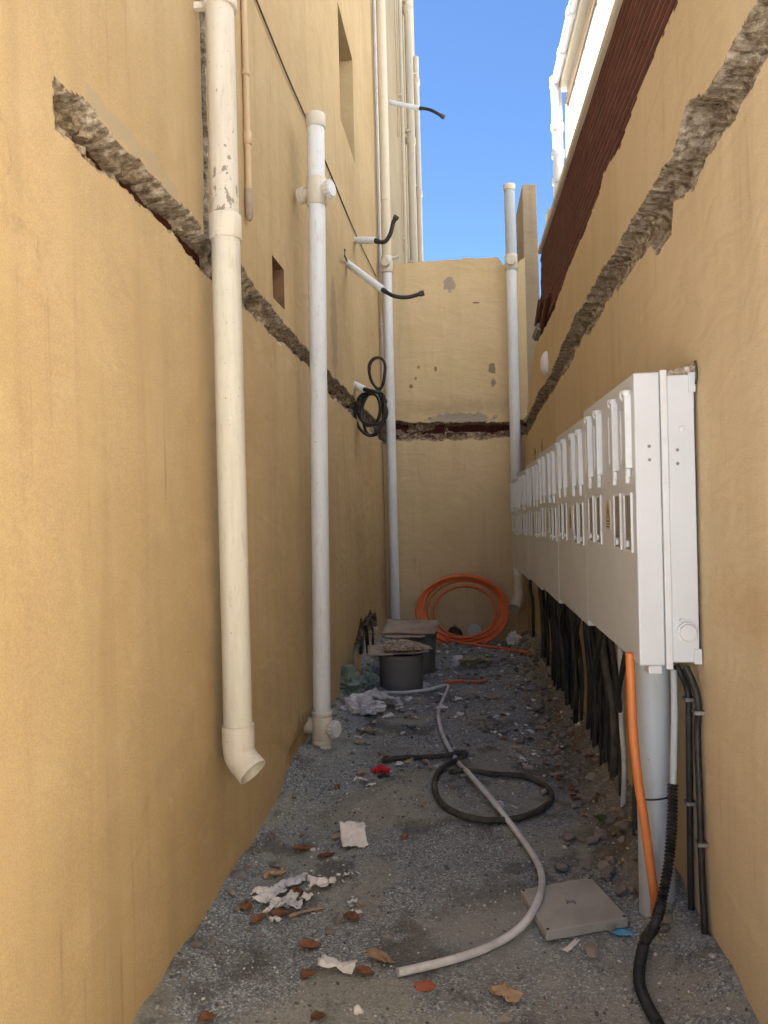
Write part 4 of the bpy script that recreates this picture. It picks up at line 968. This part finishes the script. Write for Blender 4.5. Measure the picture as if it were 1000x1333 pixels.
# ================================================================ THINGS ON THE GROUND
def icos(r, sub=2):
    import bmesh
    bm = bmesh.new(); bmesh.ops.create_icosphere(bm, subdivisions=sub, radius=r)
    v = np.array([tuple(q.co) for q in bm.verts]); f = [tuple(q.index for q in p.verts) for p in bm.faces]; bm.free(); return v, f
def lumpy(c, s, seed, sub=3, amp=.3, freq=.35):
    v, f = icos(1, sub); rs = np.random.RandomState(seed); d = np.zeros(len(v))
    for k in range(5):
        w_ = rs.normal(size=3) * (2.2 + k * 1.6); d += np.sin(v @ w_ + rs.rand() * 6) * amp / (1.5 + k)
    cut = rs.normal(size=(6, 3)); cut /= np.linalg.norm(cut, axis=1)[:, None]
    v = v * (1 + d)[:, None]
    for n_ in cut:
        t = v @ n_; v = v - np.outer(np.clip(t - .72, 0, 9) * .85, n_)
    return v * np.array(s) + np.array(c), f
def stone(px, py, r, label, mat='stone', seed=0, flat=.65, name='stone', cat='stone', group=None):
    p = G(px, py); o = obj(name, lumpy((p.x, p.y, p.z + r * flat * .5), (r, r * .8, r * flat), seed), mat, smooth=35); return tag(o, label, cat, group)
def scrap(px, py, w_, h_, ang, label, mat, seed=0, crumple=.25, name='paper_scrap', cat='paper', tilt=0, lift=.006, n=14, shape=None, group=None, p=None, th=.0012):
    p = p or G(px, py); rs = np.random.RandomState(seed + 100); s = max(w_, h_)
    U, V_ = np.meshgrid(np.linspace(-1, 1, n), np.linspace(-1, 1, n), indexing='ij')
    X = U * w_ / 2; Y = V_ * h_ / 2
    Zc = (fbm(U, V_, 0.9, seed, 4, .7) - .5) * s * crumple * 2
    X = X + (fbm(U, V_, .8, seed + 7, 3) - .5) * s * crumple * .9; Y = Y + (fbm(U, V_, .8, seed + 9, 3) - .5) * s * crumple * .9
    if shape == 'leaf':
        k = np.sqrt(np.clip(1 - U ** 2, 0, 1)) * (1 - .25 * U); Y = Y * k; Zc = Zc * .35 + (V_ * k) ** 2 * h_ * .35 + U ** 2 * w_ * .10; X = U * w_ / 2 + (X - U * w_ / 2) * .4; Y = V_ * k * h_ / 2 * (1 + .18 * np.sin(U * 9 + seed))
    Zc = Zc - Zc.min() + lift + (V_ + 1) * tilt * h_ / 2
    c, s_ = math.cos(ang), math.sin(ang)
    A = np.stack([p.x + X * c - Y * s_, p.y + X * s_ + Y * c, p.z + Zc], -1)
    drop = None
    I = np.arange(n * n).reshape(n, n); F = np.stack([I[:-1, :-1], I[1:, :-1], I[1:, 1:], I[:-1, 1:]], -1)
    if shape == 'ragged':
        m = ((fbm(U, V_, .6, seed + 31, 3) - .5) * 1.1 + .62 - .5 * np.maximum(np.abs(U), np.abs(V_)) ** 3) > .2; m = m[:-1, :-1]; F = F[m]
        if len(F) < 6: F = np.stack([I[:-1, :-1], I[1:, :-1], I[1:, 1:], I[:-1, 1:]], -1)
    F = F.reshape(-1, 4); used, inv = np.unique(F.ravel(), return_inverse=True)
    o = obj(name, (A.reshape(-1, 3)[used], inv.reshape(-1, 4)), mat, smooth=45, solid=th)
    return tag(o, label, cat, group)

def ground_things():
    # concrete tile
    c = [G(677, 1161), G(768, 1143), G(818, 1197), G(710, 1216)]; zt = .034
    cc = [atz(677, 1158, zt), atz(769, 1141, zt), atz(818, 1194, zt), atz(711, 1212, zt)]
    T = thing('concrete_tile', 'square grey concrete tile lying on the gravel near the grey hose', 'tile', (sum((q.x for q in cc)) / 4, sum((q.y for q in cc)) / 4, 0))
    ctr = sum(cc, Vector()) / 4
    m = MB().add([(q.x, q.y, zt) for q in cc] + [(q.x, q.y, zt - .036) for q in cc], [(0, 3, 2, 1), (4, 5, 6, 7)] + [(i, (i + 1) % 4, 4 + (i + 1) % 4, 4 + i) for i in range(4)])
    obj('slab', m, 'concrete', T, bevel=.004)
    h = MB().box(ctr.x - .012, ctr.x + .012, ctr.y - .003, ctr.y + .003, zt + .0005, zt + .004); h.box(ctr.x - .016, ctr.x - .012, ctr.y - .014, ctr.y + .014, zt + .0005, zt + .004).box(ctr.x + .012, ctr.x + .016, ctr.y - .014, ctr.y + .014, zt + .0005, zt + .004)
    obj('lifting_grip', h, 'screw', T)
    for q in cc:
        e = q.lerp(ctr, .07); obj('corner_hole', MB().ring((e.x, e.y, zt - .002), (e.x, e.y, zt + .0008), .006, 10), 'black', T)
    # grey hose snake
    pts = [(500, 910, .05), (530, 906, .03), (560, 902, .03), (583, 897, .03), (578, 912, .02), (571, 932, .02), (577, 962, .02), (597, 998, .025), (612, 1020, .05), (640, 1052, .045), (672, 1088, .022), (696, 1124, .026), (706, 1158, .046), (701, 1188, .046), (684, 1213, .034), (660, 1228, .02), (620, 1247, .02), (570, 1262, .02), (518, 1274, .02)]
    P = [G(a, b, d) for a, b, d in pts]; Q = spl(P, 10)
    hb = MB().sweep(Q, .0138, 16); tag(obj('grey_hose', hb, 'hose', smooth=60), 'long pale grey hose snaking down the alley and over the concrete tile', 'hose')
    # black hose loop
    pts = [(498, 995, .02), (520, 991, .02), (550, 990, .02), (580, 990, .03), (603, 990, .05), (606, 996, .06), (592, 999, .035), (574, 1006, .02), (566, 1025, .02), (573, 1048, .02), (595, 1064, .02), (630, 1073, .02), (672, 1071, .02), (705, 1058, .02), (718, 1042, .02), (708, 1026, .02), (680, 1015, .02), (640, 1012, .02), (610, 1011, .035), (586, 1015, .04)]
    P = [G(a, b, d) for a, b, d in pts]
    tag(obj('black_hose', MB().sweep(spl(P, 10), .0150, 14), 'black_dusty', smooth=60), 'dusty black hose lying in a loop crossed by the grey hose', 'hose')
    # orange coil leaning on the cross wall
    T = thing('orange_coil', 'large coil of orange conduit leaning against the cross wall', 'coil', G(602, 838))
    rs = np.random.RandomState(8)
    for k in range(9):
        rx = 46 + 1.7 * k - (6 if k == 0 else 0); ry = 37 + 1.15 * k - (4 if k == 0 else 0); cx = 603 + rs.uniform(-3, 3); cy = 794 + rs.uniform(-2.5, 2.5); yb = DY - .06 - .02 * k
        P = []
        for a_ in np.linspace(0, 2 * math.pi, 28, endpoint=False):
            low = max(0, math.sin(a_)); q = aty(cx + rx * math.cos(a_), cy + ry * math.sin(a_), yb - .04 - .42 * (math.sin(a_) + 1) / 2 + .03 * math.sin(a_ * 2 + k)); P.append(q)
        P2 = spl(P + [P[0]], 3)[:-1]
        obj('coil_turn', MB().sweep(P2, .0145, 8, closed=True), 'orange_coil', T, smooth=60)
    P = [G(560, 828, .12), G(585, 838, .05), G(610, 842, .03), G(650, 846, .02), G(690, 852, .02)]
    tag(obj('orange_tail', MB().sweep(spl(P, 6), .013, 8), 'orange_coil', smooth=60), 'loose orange conduit end trailing right in front of the orange coil', 'conduit')
    P = [G(578, 892, .02), G(600, 889, .02), G(622, 890, .015), G(634, 888, .015)]
    tag(obj('orange_offcut', MB().sweep(spl(P, 6), .012, 8), 'orange_coil', smooth=60), 'short orange conduit offcut lying where the grey hose bends', 'conduit')
    # buckets and boards
    b = G(521, 903); r = .185
    T = thing('bucket', 'dark grey round tub covered with cardboard and rubble', 'tub', b)
    C = [(b.x, b.y + r, b.z + z) for z in (-.02, 0, .02, .26, .265, .30, .302, .28)]
    obj('tub_body', MB().sweep(C, [.17, .176, .178, .186, .195, .195, .178, .178], 36), 'bucket', T, smooth=40)
    cy = b.y + r; zt = b.z + .31
    scrap(0, 0, .50, .42, .12, 'flat sheet of cardboard on the round tub, under the rubble', 'card', 3, .05, 'cardboard', 'cardboard', p=Vector((b.x - .03, cy, zt)), th=.008)
    o = obj('rubble_heap', lumpy((b.x + .03, cy - .03, zt + .05), (.19, .15, .055), 21, 4, .3), 'rubble', smooth=30); tag(o, 'flattish lump of mortar rubble on top of the tub', 'rubble')
    b2 = G(545, 880); T = thing('bucket', 'second dark tub standing behind the rubble-topped one', 'tub', (b2.x, b2.y + .2, b2.z))
    obj('tub_body', MB().sweep([(b2.x - .03, b2.y + .2, b2.z + z) for z in (-.02, .0, .33, .34, .37, .371)], [.17, .175, .19, .2, .2, .18], 32), 'bucket', T, smooth=40)
    scrap(0, 0, .5, .38, -.1, 'upper cardboard flap lying on the second tub', 'card', 14, .05, 'cardboard', 'cardboard', tilt=.15, p=Vector((b2.x - .07, b2.y + .2, b2.z + .375)), th=.008)
    scrap(0, 0, .36, .2, .25, 'narrow cardboard strip between the two tubs', 'card', 15, .08, 'cardboard', 'cardboard', p=Vector((b2.x - .12, b2.y - .02, b2.z + .35)), th=.008)
    h = atl(471, 860, .1)
    tag(obj('wooden_stick', MB().sweep([G(466, 884, .0) + Vector((0, 0, 0)), aty(469, 843, G(466, 884).y + .2)], .018, 6), 'wood'), 'short orange-brown wooden stick leaning by the hole in the left wall', 'stick')
    tag(obj('dead_twigs', MB().sweep([atl(480, 850, .1), atl(476, 815, .12), atl(484, 797, .1)], [.02, .015, .004], 6).sweep([atl(485, 850, .1), atl(486, 822, .12), atl(480, 806, .1)], [.012, .01, .004], 6).sweep([atl(470, 850, .1), atl(472, 828, .14), atl(468, 815, .1)], [.02, .014, .004], 6), 'black_dusty'), 'dark dead stems standing in the hole of the left wall', 'twigs')
    # bags
    def bag(px, py, s, seed, mat, label, name='plastic_bag', cat='bag'):
        p = G(px, py); v, f = icos(1, 4); rs = np.random.RandomState(seed); d = np.zeros(len(v))
        for k in range(9):
            w_ = rs.normal(size=3) * (2 + k * 1.5); d += (1 - np.abs(np.sin(v @ w_ + rs.rand() * 6)) ** .6) * .42 / (1 + k * .35)
        v = v * (.5 + d * .62)[:, None] * np.array(s); v[:, 2] = np.maximum(v[:, 2], -s[2] * .3) + s[2] * .3
        tag(obj(name, (v + np.array(p), f), mat, smooth=40), label, cat)
    bag(472, 926, (.19, .13, .09), 3, 'bag', 'crumpled white plastic bag on the gravel before the tub')
    bag(455, 900, (.12, .12, .16), 5, 'tealbag', 'dusty teal plastic sack slumped against the left wall')
    bag(480, 896, (.10, .09, .11), 6, 'tealbag', 'small grey-green plastic sack left of the tub')
    bag(618, 868, (.17, .13, .10), 9, 'green_grey', 'olive plastic sheet bundle before the orange coil')
    bag(597, 866, (.07, .08, .09), 10, 'paper', 'crushed white carton left of the olive bundle', 'crushed_carton', 'carton')
    bag(670, 838, (.10, .08, .11), 12, 'paper', 'white crumpled cup right of the orange coil', 'crumpled_cup', 'cup')
    bag(545, 895, (.12, .1, .035), 13, 'bag', 'flattened clear film under the grey hose end', 'plastic_film', 'film')
    bag(496, 1005, (.055, .045, .03), 14, 'red', 'small crumpled red cloth beside the black hose end', 'red_rag', 'rag')
    scrap(490, 920, .34, .2, .5, 'torn flap of thin white plastic sheet spread beside the plastic bag', 'bag', 88, .3, 'plastic_sheet', 'plastic', shape='ragged', n=22)
    bag(243, 1217, (.024, .02, .02), 15, 'blue', 'tiny crumpled blue wrapper at the foot of the left wall', 'blue_wrapper', 'wrapper')
    bag(649, 1052, (.034, .03, .03), 16, 'bag', 'small clear plastic ball inside the black hose loop', 'plastic_ball', 'plastic')
    # litter: individually placed scraps (pixel, size m, angle, label, material, seed)
    S = [(461, 1100, .115, .11, .3, 'white crumpled paper sheet standing alone above the litter heap', 'paper', 1, .22), (440, 1262, .125, .07, -.2, 'folded white paper near the bottom of the alley', 'paper', 2, .22),
         (418, 1156, .13, .06, .1, 'white torn paper at the right of the litter heap', 'paper', 31, .35), (352, 1172, .13, .07, 1.0, 'creased white receipt on top of the litter heap', 'paper', 4, .25),
         (355, 1142, .13, .035, .4, 'curved pale peel at the top of the litter heap', 'leaf_tan', 5, .3), (372, 1158, .12, .06, .9, 'grey crinkled wrapper in the middle of the litter heap', 'hose', 6, .3),
         (358, 1160, .05, .03, .7, 'small deep blue wrapper piece in the litter heap', 'blue', 7, .3), (380, 1182, .08, .03, -.1, 'shiny foil scrap in the litter heap', 'bag', 8, .4),
         (398, 1190, .14, .022, .6, 'long tan strip of card right of the litter heap', 'leaf_tan', 9, .1), (357, 1200, .045, .04, .5, 'tiny white tissue below the litter heap', 'paper', 10, .4),
         (470, 1018, .07, .03, -.5, 'crumpled white tissue left of the red rag', 'paper', 11, .35), (483, 1024, .05, .03, .6, 'second small white tissue just under the red rag', 'paper', 12, .35),
         (520, 998, .05, .035, 0, 'white lump of tissue right of the red rag', 'paper', 13, .5), (533, 994, .05, .03, .4, 'tan scrap on the black hose end', 'leaf_tan', 14, .3),
         (655, 1300, .11, .05, -.7, 'long tan torn leaf at the bottom centre', 'leaf_tan', 15, .3), (495, 1250, .10, .04, -.7, 'pointed tan cardboard fragment near the grey hose end', 'leaf_tan', 16, .2),
         (442, 1090, .08, .03, .6, 'thin pale strip beside the lone paper sheet', 'leaf_tan', 17, .1), (344, 1060, .035, .03, .6, 'small white paper corner by the left wall', 'paper', 18, .3),
         (459, 1178, .035, .03, .3, 'little white paper bit right of the litter heap', 'paper', 19, .5), (745, 1232, .10, .018, .95, 'flat white strip in front of the concrete tile', 'paper', 20, .04),
         (810, 1218, .075, .038, -.1, 'blue printed wrapper at the right corner of the concrete tile', 'blue', 21, .12), (670, 1052, .05, .012, -.9, 'thin white plastic stick inside the black hose loop', 'paper', 22, .05),
         (372, 1178, .12, .08, .8, 'large crumpled white paper in the middle of the litter heap', 'paper', 41, .3), (340, 1165, .08, .05, .1, 'white paper scrap at the left of the litter heap', 'paper', 42, .3),
         (398, 1172, .06, .04, 1.3, 'white scrap tucked against the torn paper', 'paper', 43, .35), (352, 1188, .09, .035, 1.1, 'long white paper strip on the left part of the litter heap', 'paper', 44, .25),
         (388, 1150, .06, .04, .4, 'pale grey film bit at the top right of the litter heap', 'bag', 45, .4),
         (752, 945, .035, .02, .5, 'tiny white scrap on the rubble by the right wall', 'paper', 23, .4), (560, 1000, .03, .02, .5, 'beige paper chip near the black hose', 'leaf_tan', 24, .4),
         (575, 925, .09, .05, .2, 'white film scrap beside the grey hose', 'paper', 25, .4), (505, 935, .08, .05, .7, 'white paper scrap right of the plastic bag', 'paper', 26, .4),
         (535, 948, .07, .04, -.4, 'pale green wrapper scrap between bag and hose', 'tealbag', 27, .4), (520, 925, .06, .04, .2, 'dirty white scrap between tub and hose', 'paper', 28, .4),
         (640, 910, .1, .05, .3, 'flattened pale card beyond the black hose', 'leaf_tan', 29, .2), (480, 955, .12, .05, .1, 'dirty cloth strip below the plastic bag', 'leaf_tan', 30, .3)]
    for (px, py, w_, h_, a_, lb, mt, sd_, cr) in S:
        scrap(px, py, w_, h_, a_, lb, mt, sd_, cr, 'litter_scrap' if mt != 'paper' else 'paper_scrap', 'litter' if mt != 'paper' else 'paper', shape='ragged' if cr > .22 else None, tilt=.55 if px == 461 else 0)
    T0 = G(810, 1218)
    # leaves with own labels
    Lf = [(395, 1108, .11, .05, .2, 'curled brown leaf above the litter heap'), (425, 1116, .10, .04, .6, 'reddish brown leaf right of the curled one'), (320, 1184, .09, .06, -.7, 'brown leaf at the left of the litter heap'),
          (337, 1200, .09, .05, 1.0, 'brown folded leaf under the litter heap'), (458, 1198, .09, .05, -.6, 'dark brown leaf beside the round pebble'), (403, 1236, .10, .05, .1, 'rust brown leaf between litter heap and folded paper'),
          (402, 1272, .07, .05, .6, 'reddish leaf left of the folded paper'), (475, 1270, .08, .05, -.3, 'orange brown leaf right of the folded paper'), (270, 1330, .07, .05, .4, 'brown leaf at the bottom edge left'), (415, 1328, .06, .04, .4, 'small rust leaf at the bottom edge'),
          (385, 1166, .09, .06, -.2, 'brown leaf stuck under the receipt'), (366, 1194, .10, .045, .1, 'large dull brown leaf under the foil scrap')]
    for k, (px, py, w_, h_, a_, lb) in enumerate(Lf): scrap(px, py, w_ * .8, h_ * .8, a_, lb, 'leaf', 50 + k, .22, 'dry_leaf', 'leaf', shape='leaf')
    scrap(785, 1068, .07, .045, .9, 'green leaf lying by the right wall rubble', 'leaf_green', 71, .25, 'green_leaf', 'leaf', shape='leaf')
    stone(443, 1201, .024, 'round grey pebble right of the litter heap', seed=1, flat=.9, name='pebble', cat='pebble')
    stone(430, 1215, .017, 'small rough stone left of the folded paper', seed=2); stone(552, 1286, .033, 'flat red terracotta shard at the bottom centre', 'terracotta', 3, .3, 'terracotta_shard', 'shard')
    stone(312, 1140, .04, 'dark broken block at the left edge of the litter heap', 'bucket', 4, .4, 'dark_block', 'block'); stone(358, 1127, .03, 'black flat lump above the litter heap', 'bucket', 5, .4, 'dark_block', 'block')
    stone(505, 1222, .016, 'little pale stone near the pointed cardboard', seed=6); stone(466, 1318, .017, 'whitish stone at the bottom left of centre', 'paper', 7); stone(658, 1330, .02, 'pale stone at the bottom edge under the tan leaf', seed=8)
    stone(500, 1012, .03, 'black rubber lump under the red rag', 'black', 9, .5, 'rubber_lump', 'rubber')
    # rubble along the right wall and elsewhere: individual stones and leaves
    rs = random.Random(3)
    protos = [obj('rubble_stone', lumpy((0, 0, 0), (1, .8, .6), 200 + k, 2, .3), 'stone', smooth=30) for k in range(5)]
    for k, o in enumerate(protos): o.location = (0, 0, 0)
    meshes = [o.data for o in protos]
    def place(me, nm, x, y, s, lb, cat, grp, first=None):
        o = first or bpy.data.objects.new(nm, me)
        if not first: COL.objects.link(o)
        z = float(gz(x, y)); o.location = (x, y, z - s * .1); o.scale = (s, s, s); o.rotation_euler = (rs.uniform(-.3, .3), rs.uniform(-.3, .3), rs.uniform(0, 6.3)); tag(o, lb, cat, grp)
    n = 0
    for k in range(210):
        y = 2.6 + 6.3 * rs.random() ** 1.1; x = RX - .04 - abs(rs.gauss(0, .17)) - .05; s = rs.uniform(.009, .034)
        place(meshes[k % 5], 'rubble_stone', x, y, s, 'broken stone in the rubble strip along the foot of the right wall', 'stone', 'rubble stones along the right wall', protos[k] if k < 5 else None)
    for k in range(90):
        y = 2.2 + 6.6 * rs.random(); x = LA + LB * y + .02 + abs(rs.gauss(0, .07)); s = rs.uniform(.006, .022)
        place(meshes[k % 5], 'loose_stone', x, y, s, 'small stone lying close along the foot of the left wall', 'stone', 'stones along the left wall')
    for k in range(110):
        y = 4.3 + 4.7 * rs.random(); x = rs.uniform(-.85, .5); s = rs.uniform(.010, .032)
        place(meshes[k % 5], 'loose_stone', x, y, s, 'loose stone on the rough ground in the far half of the alley', 'stone', 'loose stones in the far half of the alley')
    for k in range(26):
        px, py = rs.uniform(190, 900), rs.uniform(1040, 1333); p = G(px, py)
        if -.9 < p.x < .7: place(meshes[k % 5], 'pale_pebble', p.x, p.y, rs.uniform(.007, .013), 'small pale pebble on the gravel in the near half of the alley', 'pebble', 'small pale pebbles in the near half')
    # leaf and scrap litter by copying a few meshes
    lp = []
    for k in range(6):
        o = scrap(0, 0, 1, .55, 0, 'x', 'leaf' if k < 4 else 'leaf_tan', 300 + k, .2, 'dry_leaf', 'leaf', shape='leaf', n=9, p=Vector((0, 0, 0)), th=.02); lp.append(o)
    for k in range(190):
        o = lp[k] if k < 6 else lp[k % 6].copy()
        if k >= 6: COL.objects.link(o)
        if k < 130:
            y = 2.9 + 5.2 * rs.random(); x = RX - .03 - abs(rs.gauss(0, .16)) - .03; lb, gp = 'small dry leaf among the rubble along the foot of the right wall', 'dry leaves along the right wall'
        else:
            y = rs.uniform(3.4, 8.8); x = rs.uniform(-.8, .5); lb, gp = 'small dry leaf on the open ground of the alley', 'dry leaves on the open ground'
        s = rs.uniform(.03, .06); o.location = (x, y, float(gz(x, y)) + .003); o.scale = (s, s, s); o.rotation_euler = (rs.uniform(-.3, .3), rs.uniform(-.3, .3), rs.uniform(0, 6.3)); tag(o, lb, 'leaf', gp)
    wp = [scrap(0, 0, 1, .7, 0, 'x', ('paper', 'paper', 'hose', 'leaf_tan')[k], 400 + k, .3, 'litter_scrap', 'litter', shape='ragged', n=9, p=Vector((0, 0, 0)), th=.02) for k in range(4)]
    for k in range(290):
        o = wp[k] if k < 4 else wp[k % 4].copy()
        if k >= 4: COL.objects.link(o)
        if k < 260: y = 4.2 + 4.7 * rs.random() ** .8; x = rs.uniform(-.75, .6); s = rs.uniform(.02, .05) * (1.6 if k % 7 == 0 else 1); lb, gp = 'small torn scrap of litter in the far half of the alley', 'litter scraps in the far half'
        else: p = G(rs.uniform(330, 480), rs.uniform(1110, 1200)); x, y = p.x, p.y; s = rs.uniform(.012, .03); lb, gp = 'tiny torn bit of litter in the near heap by the left wall', 'litter bits in the near heap'
        o.location = (x, y, float(gz(x, y)) + .004); o.scale = (s, s, s); o.rotation_euler = (rs.uniform(-.3, .3), rs.uniform(-.3, .3), rs.uniform(0, 6.3)); tag(o, lb, 'litter', gp)
ground_things()
